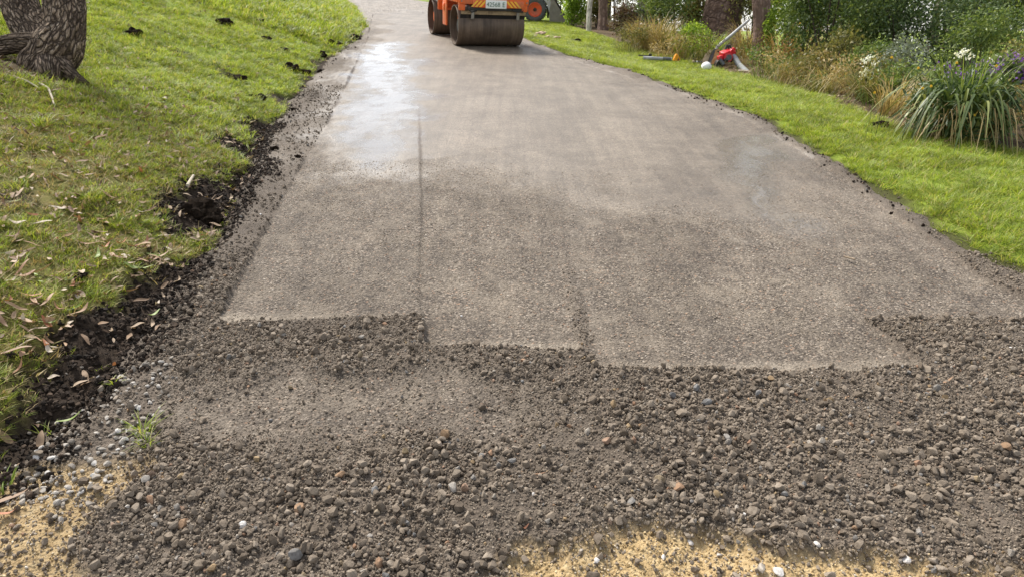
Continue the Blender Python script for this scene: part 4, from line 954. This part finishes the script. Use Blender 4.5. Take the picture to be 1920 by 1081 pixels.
# strap leaved plant with drooping leaves, purple flowers and yellow buttons
B, t0 = pix(1788, 256); kk = t0 / FPX; t = empty('strap_leaf_plant', B); tag(t, 'large strap leaved plant with drooping pale green leaves at the lawn edge', 'plant'); rg = np.random.default_rng(4)
link('leaves', blades(rg, 210, .28, 165 * kk, .026, .22, .42, 10, .28, 'leaves', -.02, 1.75), M['f_strap'], t)
link('leaves', blades(rg, 90, .16, 185 * kk, .012, .2, .3, 8, .25, 'leaves', -.02, .5), M['f_mid'], t)
link('dead_leaves', blades(rg, 200, .30, 120 * kk, .013, .25, .5, 8, .4, 'dead_leaves', -.02, 2.0), M['f_dry'], t)
link('core', leaf_cloud(rg, 2200, [[0, -.05, .22, .40, .36, .26]], .10, .22, .3, 'core'), M['f_dark'], t)
def flowers(name, m, lobes, n, size, parent):
    return link(name, leaf_cloud(np.random.default_rng(n), n, lobes, size, .8, 0, name), M[m], parent)
B2, t2 = pix(1778, 225); pb = empty('purple_flower_bush', B2); tag(pb, 'bush of small purple flowers growing through the strap leaved plant', 'flower bush')
lob = [[rg.uniform(-.48, .42), rg.uniform(-.62, -.30), rg.uniform(.36, .60), .11, .10, .06] for q in range(13)]
flowers('foliage', 'f_mid', lob, 1500, .05, pb); flowers('flowers', 'purple', [[a, b - .05, c + .02, d * 1.1, e_ * 1.1, f * 1.1] for a, b, c, d, e_, f in lob], 1000, .026, pb)
for (px, py) in [(1730, 166), (1746, 162), (1794, 118), (1672, 108), (1868, 124), (1640, 174), (1722, 128), (1828, 216), (1553, 176), (1500, 44)]:
    t_ = 0; d = ray(px, py); tt = t0 - .45 if px > 1600 else 9.3; p = np.array([0, 0, CAM_H]) + d * tt
    fl = MB()
    for q in range(7): a = 2 * math.pi * q / 7; fl.blob((.007 * math.cos(a), 0, .007 * math.sin(a)), (.0045, .002, .0045), q, .05, 1)
    fl.blob((0, -.002, 0), (.0045, .003, .0045), 3, .05, 1); gz = surf1(p[0], p[1])
    o = fl.build('yellow_flower', M['yellowp']); o.location = p; tag(o, 'small yellow daisy on a thin stalk in the garden bed', 'flower', 'yellow daisies in the garden bed')
    if p[2] - gz > .03: MB().tube([(0, 0, -.005), (.01, .02, -(p[2] - gz) * .5), (0, .03, -(p[2] - gz) - .02)], .0025, 6).build('stalk', M['f_mid'], o)
for (px, py, wl, lab) in [(1634, 104, .12, 'large white flower head above the low green shrub'), (1628, 128, .09, 'smaller white flower head below the large one'), (1812, 92, .12, 'white blossom spray behind the purple flowers'), (1872, 104, .16, 'broad cream blossom spray beside the strap leaved plant'), (1912, 132, .10, 'cream blossom spray at the end of the bed')]:
    d = ray(px, py); tt = 7.6 if px < 1700 else 6.9; p = np.array([0, 0, CAM_H]) + d * tt; gz = surf1(p[0], p[1]); o = empty('white_blossom', (p[0], p[1], gz)); tag(o, lab, 'flower')
    hh = p[2] - gz
    flowers('petals', 'whitep', [[q_ * wl * .55, .02 * q_, hh - .05 * abs(q_) - .02 * (q_ + 1), wl * .32, wl * .3, .035] for q_ in (-1.2, -.2, .9)], 90, .026, o); MB().tube([(0, 0, -.02), (.02, .03, hh * .5), (0, 0, hh)], .006, 6).build('stalk', M['f_mid'], o)

# ------------------------------------------------------------------ tools left on the grass
def on(px, py): p, t_ = pix(px, py); return p, t_
p, tb = on(1366, 128)                                   # leaf blower
bl = empty('leaf_blower', p); tag(bl, 'red leaf blower resting on the grass with a grey tube ending in a flat nozzle', 'leaf blower')
k = tb / FPX
def L(px, py, dt=0): return tuple(np.array([0, 0, CAM_H]) + ray(px, py) * (tb + dt) - np.array(p))
MB().box(L(1360, 102), (.17, .15, .13), (.2, -.35, .3), bev=.03).box(L(1370, 99), (.12, .17, .11), (.1, .5, .2), bev=.025).box(L(1351, 109), (.10, .13, .09), (0, -.3, 0), bev=.02).tube([L(1366, 108, -.12), L(1366, 108, .10)], .075, 24).box(L(1375, 93), (.06, .10, .05), (0, .6, 0), bev=.012).build('motor_housing', M['red'], bl)
MB().box(L(1364, 113, -.05), (.15, .12, .06), (0, .1, .2), bev=.015).build('engine_base', M['black'], bl)
MB().tube([L(1367, 108, -.125), L(1367, 108, -.14)], .05, 20).build('starter_grille', M['dgrey'], bl)
MB().tube([L(1350, 121, -.06), L(1346, 119, .10)], .065, 24).build('fan_cover', M['black'], bl)
MB().tube([L(1360, 95), L(1362, 85), L(1368, 85), L(1372, 95)], .017, 10).box(L(1364, 88), (.06, .05, .05), (0, .3, 0), bev=.012).build('handle', M['black'], bl)
MB().tube([L(1350, 112, -.1), L(1357, 122, -.12)], .03, 12).build('fuel_cap', M['dgrey'], bl)
MB().tube([L(1372, 103), L(1378, 110, -.06), L(1386, 122, -.14)], [.050, .050, .046], 20).build('blower_tube', M['grey'], bl)
nz = MB(); a, b = Vector(L(1386, 122, -.14)), Vector(L(1400, 137, -.24)); d = (b - a)
nz.tube([a, a + d * .35, a + d * .7, b], [.047, .048, .055, .060], 20).build('nozzle', M['palegrey'], bl)
MB().tube([b, b + d * .07], [.061, .060], 20).build('nozzle_mouth', M['black'], bl)
p, tb = on(1330, 122)                                   # long tool with grey shaft
tl_ = empty('long_handled_tool', p); tag(tl_, 'long pale grey shafted tool propped up behind a white tub, tan and brown sides', 'tool')
MB().prism([(0, 0), (1, 0), (1, 1), (0, 1)], 0, .01, 'y', 0).bm.free()
def slab(q, th, m, nm):
    """outline in pixels at this depth given a real thickness towards and away from the camera"""
    b = bmesh.new(); f = [b.verts.new(L(x, y, -th / 2 + dd)) for x, y, dd in q]; g2 = [b.verts.new(L(x, y, th / 2 + dd)) for x, y, dd in q]
    b.faces.new(f); b.faces.new(g2[::-1]); n = len(q)
    for i in range(n): b.faces.new((f[i], g2[i], g2[(i + 1) % n], f[(i + 1) % n]))
    bmesh.ops.recalc_face_normals(b, faces=b.faces); bmesh.ops.bevel(b, geom=b.edges[:], offset=.008, segments=2, affect='EDGES')
    mb = MB(); mb._add(b); return mb.build(nm, m, tl_)
slab([(1327, 119, 0), (1336, 120, 0), (1345, 93, .1), (1340, 91, .1), (1334, 98, .05)], .06, M['dgrey'], 'blade')
slab([(1313, 124, .05), (1325, 121, .05), (1336, 96, .12), (1332, 92, .12), (1322, 102, .1)], .07, M['tan'], 'tan_side')
slab([(1333, 121, -.03), (1340, 121, -.03), (1352, 97, .05), (1348, 91, .05), (1342, 94, .05)], .07, M['brown'], 'brown_side')
MB().tube([L(1341, 96, .1), L(1345, 88, .12), L(1372, 66, .2), L(1404, 38, .3)], [.030, .029, .028, .024], 14).build('shaft', M['palegrey'], tl_)
MB().tube([L(1340, 98, .1), L(1345, 88, .12)], .03, 14).build('collar', M['dgrey'], tl_)
MB().tube([L(1346, 98, .0), L(1347, 97, .03)], .018, 14).build('eyelet', M['black'], tl_)
p, tb = on(1324, 131); wc = empty('plastic_tub', p); tag(wc, 'white rounded plastic tub lying on the grass under the long tool', 'tub')
MB().lathe([(0, .001), (0, .070), (.01, .076), (.04, .072), (.075, .05), (.09, .02), (.092, .001)], 32, 'z').build('shell', M['white'], wc, label='smooth white dome'); MB().lathe([(.0, .070), (.0, .082), (.008, .082), (.012, .072)], 32, 'z').build('rim', M['white'], wc)
wc.rotation_euler = (R(38), R(-8), 0); wc.location.z += .055; wc.scale = (1.05, 1.05, .72)
p, tb = on(1302, 121); p.z += .025; st = empty('short_handle', p); tag(st, 'short dark rod with a cream knob lying beside the white tub', 'rod')
MB().tube([(.0, 0, .02), (.14, .02, .02)], .012, 10).build('rod', M['dgrey'], st); MB().blob((-.02, 0, .024), (.024, .024, .022), 2, .08).build('knob', M['tan'], st); MB().tube([(.03, .0, .02), (.05, .0, .02)], .016, 12).build('ferrule', M['white'], st)
p, tb = on(1232, 117); p.z += .03; gt = empty('grey_tube', p); tag(gt, 'dark grey plastic blower tube lying flat on the verge grass', 'tube')
a = R(-8); MB().lathe([(-.26, .026), (-.26, .033), (-.12, .033), (-.11, .036), (-.09, .036), (-.08, .032), (.24, .030), (.26, .033), (.26, .025)], 24, 'x', (0, 0, .034)).build('pipe', M['grey'], gt); MB().lathe([(.10, .0315), (.10, .0345), (.245, .0335), (.245, .031)], 24, 'x', (0, 0, .034)).build('sleeve', M['dgrey'], gt); gt.rotation_euler = (0, R(2), R(-10))
p, tb = on(1210, 110); p.z += .035; bb = empty('black_bracket', p); tag(bb, 'small black bracket lying behind the grey tube', 'bracket')
MB().tube([(-.12, 0, .018), (.10, .0, .016)], .011, 8).build('bar', M['black'], bb); MB().box((.09, 0, .025), (.06, .04, .05), bev=.008).build('clamp', M['black'], bb); MB().box((-.12, 0, .02), (.03, .04, .03), bev=.008).build('foot', M['black'], bb)
p, tb = on(1268, 117); p.z += .025; ow = empty('orange_wedge', p); tag(ow, 'orange plastic wedge standing at the end of the grey tube', 'wedge')
MB().prism([(-.065, 0), (.055, 0), (.065, .02), (.02, .11), (-.02, .125), (-.06, .04)], -.035, .035, 'y', .008).build('shell', M['orangep'], ow); MB().prism([(.0, .012), (.045, .012), (.02, .055)], -.038, -.034, 'y', 0).build('opening', M['black'], ow); ow.rotation_euler = (0, 0, R(12))
p, tb = on(1384, 134); o = MB().tube([(0, 0, .01), (.05, -.04, .016), (.10, -.12, .012), (.16, -.20, .008)], [.012, .011, .010, .006], 8).build('pale_stick', M['paletwig']); o.location = p; tag(o, 'pale crooked stick on the grass by the blower nozzle', 'stick')

# ------------------------------------------------------------------ clods, sticks, weeds
for i, (px, py, w, asp, lab) in enumerate([
 (250, 66, 38, .6, 'lone black turf clod on the bright bank lawn near the gnarled tree'), (420, 46, 34, .5, 'black turf clod high on the bank lawn'), (482, 40, 22, .4, 'flat black clod high on the bank lawn beside another clod'),
 (498, 74, 22, .5, 'dark clod at the top of a line of clods on the bank'), (530, 95, 26, .4, 'long dark clod in the middle of a line of clods on the bank'), (552, 104, 14, .5, 'small dark clod at the end of a line of clods on the bank'), (566, 68, 18, .7, 'rounded black clod on the bank lawn near the road bend'), (594, 70, 18, .7, 'brown black clod next to a rounded black clod near the road bend'),
 (440, 150, 62, .35, 'long strip of torn black turf on the bank lawn'), (488, 186, 42, .45, 'torn black turf clod just above the gravel shoulder'), (545, 132, 40, .5, 'black turf clod beside the gravel shoulder, larger of a pair'), (574, 136, 24, .5, 'black turf clod beside the gravel shoulder, smaller of a pair'),
 (604, 106, 26, .6, 'dark clod where the gravel shoulder narrows'), (622, 86, 36, .4, 'heap of dark soil on the edge of the road bend'), (664, 74, 34, .35, 'dark soil lump by the road bend'), (550, 206, 10, .8, 'small round black clod on the gravel shoulder'), (600, 136, 14, .6, 'small dark clod at the grass edge of the shoulder'), (424, 250, 12, .6, 'small black clod low on the bank lawn'), (428, 262, 10, .5, 'tiny black clod just below a small one on the bank lawn'),
 (148, 522, 44, .5, 'crumbly dark clod among dry leaves on the near bank'), (370, 398, 90, .75, 'large heap of black soil and roots at the lawn edge'), (560, 300, 16, .5, 'dark clod on the gravel shoulder beside the wet strip'), (515, 282, 26, .5, 'black soil clod on the gravel shoulder below the turf'),
 (1650, 239, 38, .4, 'dark brown turf clod lying on the verge in front of the strap leaved plant'), (1697, 254, 10, .6, 'tiny black clod on the verge beside the larger brown clod'), (1078, 79, 22, .35, 'flat dark clod on the verge beyond the roller drum'), (1164, 103, 12, .4, 'small brown clod on the verge near the grey tube'),
 (1672, 398, 9, .7, 'small dark clod on the rolled gravel near the verge'), (1730, 428, 12, .6, 'dark clod at the gravel edge of the verge'), (1742, 440, 8, .7, 'tiny clod at the gravel edge of the verge')]):
    p, tt = pix(px, py); w_ = w * tt / FPX; rg = random.Random(i); mb = MB(); nb = 7 if w > 30 else 4
    for q in range(nb):
        a = rg.uniform(0, 6.28); rr = rg.uniform(0, .36) * w_ * (1 if q else 0); sz = w_ * rg.uniform(.14, .26) * (1.5 if q == 0 else 1)
        mb.blob((rr * math.cos(a) * 1.2, rr * math.sin(a) * .7, sz * .25), (sz, sz * .8, sz * asp * 1.2), i * 9 + q, .45, 3)
    o = mb.build('soil_clod', M['clod']); o.location = (p.x, p.y, surf1(p.x, p.y)); tag(o, lab, 'clod', 'black clods thrown beside the driveway')
for i, (px, py, w, lab) in enumerate([(1012, 67, 20, 'long tan broken stone on the soil beside the roller drum'), (1024, 72, 12, 'small tan broken stone between two others beside the roller'), (1043, 74, 14, 'reddish tan broken stone at the end of the row beside the roller'), (1002, 70, 9, 'tiny tan stone chip nearest the roller drum')]):
    p, tt = pix(px, py); w_ = w * tt / FPX; o = MB().blob((0, 0, w_ * .15), (w_ * .55, w_ * .3, w_ * .2), 50 + i, .3, 3).build('broken_stone', M['brick']); o.location = p; o.rotation_euler = (0, -.2, .2 * i); tag(o, lab, 'stone', 'broken stones beside the roller')
for i, (q, r_, lab) in enumerate([([(75, 160), (92, 172), (100, 192), (102, 200)], .010, 'curved pale stick lying on the bank below the gnarled tree'), ([(28, 148), (52, 158), (75, 172)], .008, 'thin pale twig leaning beside the curved stick'), ([(352, 352), (360, 342), (364, 336)], .010, 'short pale twig standing in the heap of black soil'), ([(1825, 806), (1850, 812)], .003, 'thin twig on the loose gravel'), ([(1290, 945), (1325, 960)], .004, 'thin brown twig on the dark stones near the sand'), ([(1640, 222), (1665, 200), (1682, 190)], .008, 'bare grey branch poking out beside the strap leaved plant'), ([(1582, 484), (1602, 493)], .005, 'short tan twig on the rolled gravel')]):
    P_ = [pix(*a)[0] for a in q]; b0 = P_[0].copy(); o = MB().tube([v - b0 + Vector((0, 0, r_ + .004 + .012 * math.sin(j))) for j, v in enumerate(P_)], [r_ * (1 - .15 * j) for j in range(len(P_))], 8).build('stick', M['paletwig'] if i < 3 else M['twig']); o.location = b0; tag(o, lab, 'stick')
def weed(px, py, n, h, w, m, lab, seed, r=.03):
    p, _ = pix(px, py); o = link('weed_tuft', blades(np.random.default_rng(seed), n, r, h, w, .6, .7, 5, .5, 'weed_tuft', -.005), M[m]); o.location = (p.x, p.y, surf1(p.x, p.y)); tag(o, lab, 'weed'); return o
weed(270, 812, 40, .055, .003, 'grass', 'small green grass tuft sprouting through the gravel near the pale pebbles', 1, .022); weed(276, 838, 30, .045, .003, 'grass', 'second green grass tuft just below the first in the gravel', 2, .018)
weed(5, 906, 14, .05, .006, 'grass', 'green sprig at the edge of the yellow sand and black soil', 3, .015); weed(214, 722, 12, .035, .006, 'grass', 'tiny green sprig on the gravel beside the black soil', 4, .012); weed(218, 425, 60, .07, .004, 'grass', 'lush bright green tuft standing in the leaf strewn turf', 5, .03)
weed(75, 235, 90, .08, .004, 'grass', 'dense green tuft on the bank below the gnarled tree', 6, .06); weed(170, 375, 90, .07, .004, 'grass_dull', 'dark green tuft on the leaf strewn bank', 7, .05); weed(30, 350, 60, .045, .004, 'grass', 'green tuft on the bank left bare of leaves', 8, .06); weed(372, 458, 30, .05, .003, 'grass', 'green sprig between the black soil and red leaves', 9, .02); weed(20, 500, 50, .04, .004, 'grass', 'green tuft beside the long pale leaves', 10, .05)

# ------------------------------------------------------------------ fallen leaves
def leaf_mesh(seed, length, width, curl, m):
    r = np.random.default_rng(seed); n = 9; t = np.linspace(0, 1, n); w = width * np.sin(np.pi * np.clip(t * .93 + .05, 0, 1)) ** .8 * (1 - .35 * t); bend = r.uniform(-.35, .35)
    cx = t * length; cy = bend * length * (t - .5) ** 2 + 0; cz = curl * length * ((t - .5) ** 2 * 1.2) + .006 * np.sin(5 * t + seed); fold = r.uniform(-.5, .7); V = []
    for k in range(n):
        V += [(cx[k], cy[k] - w[k] * .5, cz[k] + fold * w[k] * .4), (cx[k], cy[k], cz[k]), (cx[k], cy[k] + w[k] * .5, cz[k] + fold * w[k] * .4)]
    V = np.array(V); V[:, :2] -= V[:, :2].mean(0); V[:, 2] -= V[:, 2].min(); F = []
    for k in range(n - 1):
        for j in (0, 1): a = 3 * k + j; F.append((a, a + 1, a + 4, a + 3))
    me = npmesh('leaf', V, F, True); me.materials.append(m); return me
TAN = [leaf_mesh(k, l_, w_, c, M['dryleaf']) for k, (l_, w_, c) in enumerate([(.11, .022, .15), (.09, .026, .25), (.13, .018, .08), (.06, .024, .3), (.10, .016, -.1), (.05, .030, .2), (.08, .020, .4), (.12, .024, .05), (.045, .018, .1), (.07, .028, .15)])]
RED = [leaf_mesh(20 + k, l, .022, c, M['redleaf']) for k, (l, c) in enumerate([(.08, .4), (.10, .2), (.07, .6)])]
GRN = [leaf_mesh(40 + k, l, .022, c, M['greenleaf']) for k, (l, c) in enumerate([(.10, .25), (.08, .4)])]
def drop(px, py, mesh, lab, group, s=1.0, yaw=None, tilt=.35):
    p, _ = pix(px, py); o = bpy.data.objects.new('fallen_leaf', mesh); COL.objects.link(o); o.location = (p.x, p.y, surf1(p.x, p.y) + .008 + (.012 if p.x < float(xl(p.y)) else 0))
    o.rotation_euler = (rng.normal() * tilt, rng.normal() * tilt, rng.uniform(0, 6.28) if yaw is None else yaw); o.scale = (s,) * 3; tag(o, lab, 'leaf', group); return o
c = 0
while c < 210:
    px, py = rng.uniform(0, 440), rng.uniform(170, 690)
    lim = np.interp(py, [170, 330, 430, 480, 560, 690], [470, 330, 330, 340, 200, 60])
    if px > lim or rng.uniform() > .22 + .78 * sstep(300, 520, py) * sstep(-60, 250, px): continue
    u = rng.uniform(); c += 1
    if u < .80: drop(px, py, TAN[int(rng.integers(0, 10))], 'dry tan gum leaf lying in the turf of the bank', 'dry tan leaves on the bank', rng.uniform(.5, 1.1))
    elif u < .93: drop(px, py, RED[int(rng.integers(0, 3))], 'reddish brown gum leaf lying in the turf of the bank', 'reddish leaves on the bank', rng.uniform(.55, 1.0))
    else: drop(px, py, GRN[int(rng.integers(0, 2))], 'green gum leaf lying in the turf of the bank', 'green leaves on the bank', rng.uniform(.6, 1))
for (px, py, ms, lab, s, yaw) in [(122, 645, TAN, 'dry tan leaf lying across the black soil, upper of two', .6, 2.2), (98, 695, TAN, 'dry tan leaf lying across the black soil, lower of two', .8, .9), (290, 590, GRN, 'green leaf where the black soil meets the gravel', .8, 1.2), (295, 560, TAN, 'pale leaf above the green leaf at the soil edge', .8, 1.7), (215, 682, RED, 'reddish leaf on the gravel edge of the black soil', .7, 2.2), (135, 790, GRN, 'long yellow green leaf among the pale pebbles', .8, .6), (18, 940, TAN, 'long tan leaf at the edge of the yellow sand', .9, .8), (15, 970, RED, 'curled reddish leaf on the pebbles by the sand', .7, .4), (1773, 728, TAN, 'single yellowish leaf on the loose stones away from the sand', .55, .6), (385, 448, RED, 'orange red leaf at the foot of the black soil heap', .8, 1.2), (372, 450, TAN, 'tan leaf next to the orange red one under the soil heap', .8, 1.8), (468, 390, RED, 'small red leaf on the gravel shoulder', .5, .2), (480, 345, RED, 'small orange leaf on the dark shoulder', .5, .4), (1430, 165, TAN, 'tan leaf on the verge below the blower', .8, .2), (1660, 262, TAN, 'tan leaf on the verge below the brown clod', .9, 2.8), (1775, 268, TAN, 'broad tan leaf on the verge in front of the strap leaved plant', 1.2, .4), (1870, 455, TAN, 'tan leaf on the verge by the gravel edge', .6, 2.4), (1012, 900, TAN, 'small pale leaf chip among the dark stones', .3, .5), (985, 1000, RED, 'reddish bark flake on the dark stones next to the sand', .35, .9)]:
    drop(px, py, ms[int(rng.integers(0, len(ms)))], lab, None, s, yaw, .2)
# fine litter in the garden bed and on the bank
BIT = []
for k in range(4): BIT.append(leaf_mesh(60 + k, .06, .022, .4, M['litter']))
x, y = sample(110, 2.5, 8.5, 4.5, 14); e = x - xbed(y); k_ = rng.uniform(0, 1, len(x)) < sstep(-.12, .05, e) * np.exp(-np.maximum(e, 0) / .9); x, y = x[k_], y[k_]
x2, y2 = sample(260, -8, -.8, 1.3, 13); k_ = (rng.uniform(0, 1, len(x2)) < (.6 - .45 * sstep(5, 8, y2)) * sstep(0, .1, xl(y2) - x2)); x = np.concatenate([x, x2[k_]]); y = np.concatenate([y, y2[k_]]); n = len(x); s = rng.uniform(.35, 1.2, n)
scatter('leaf_litter', np.stack([x, y, surf(x, y) + .014], 1), rots(n, .5), np.stack([s, s, s], 1), BIT, 'small brown leaf litter on the bank and garden bed', 'litter')
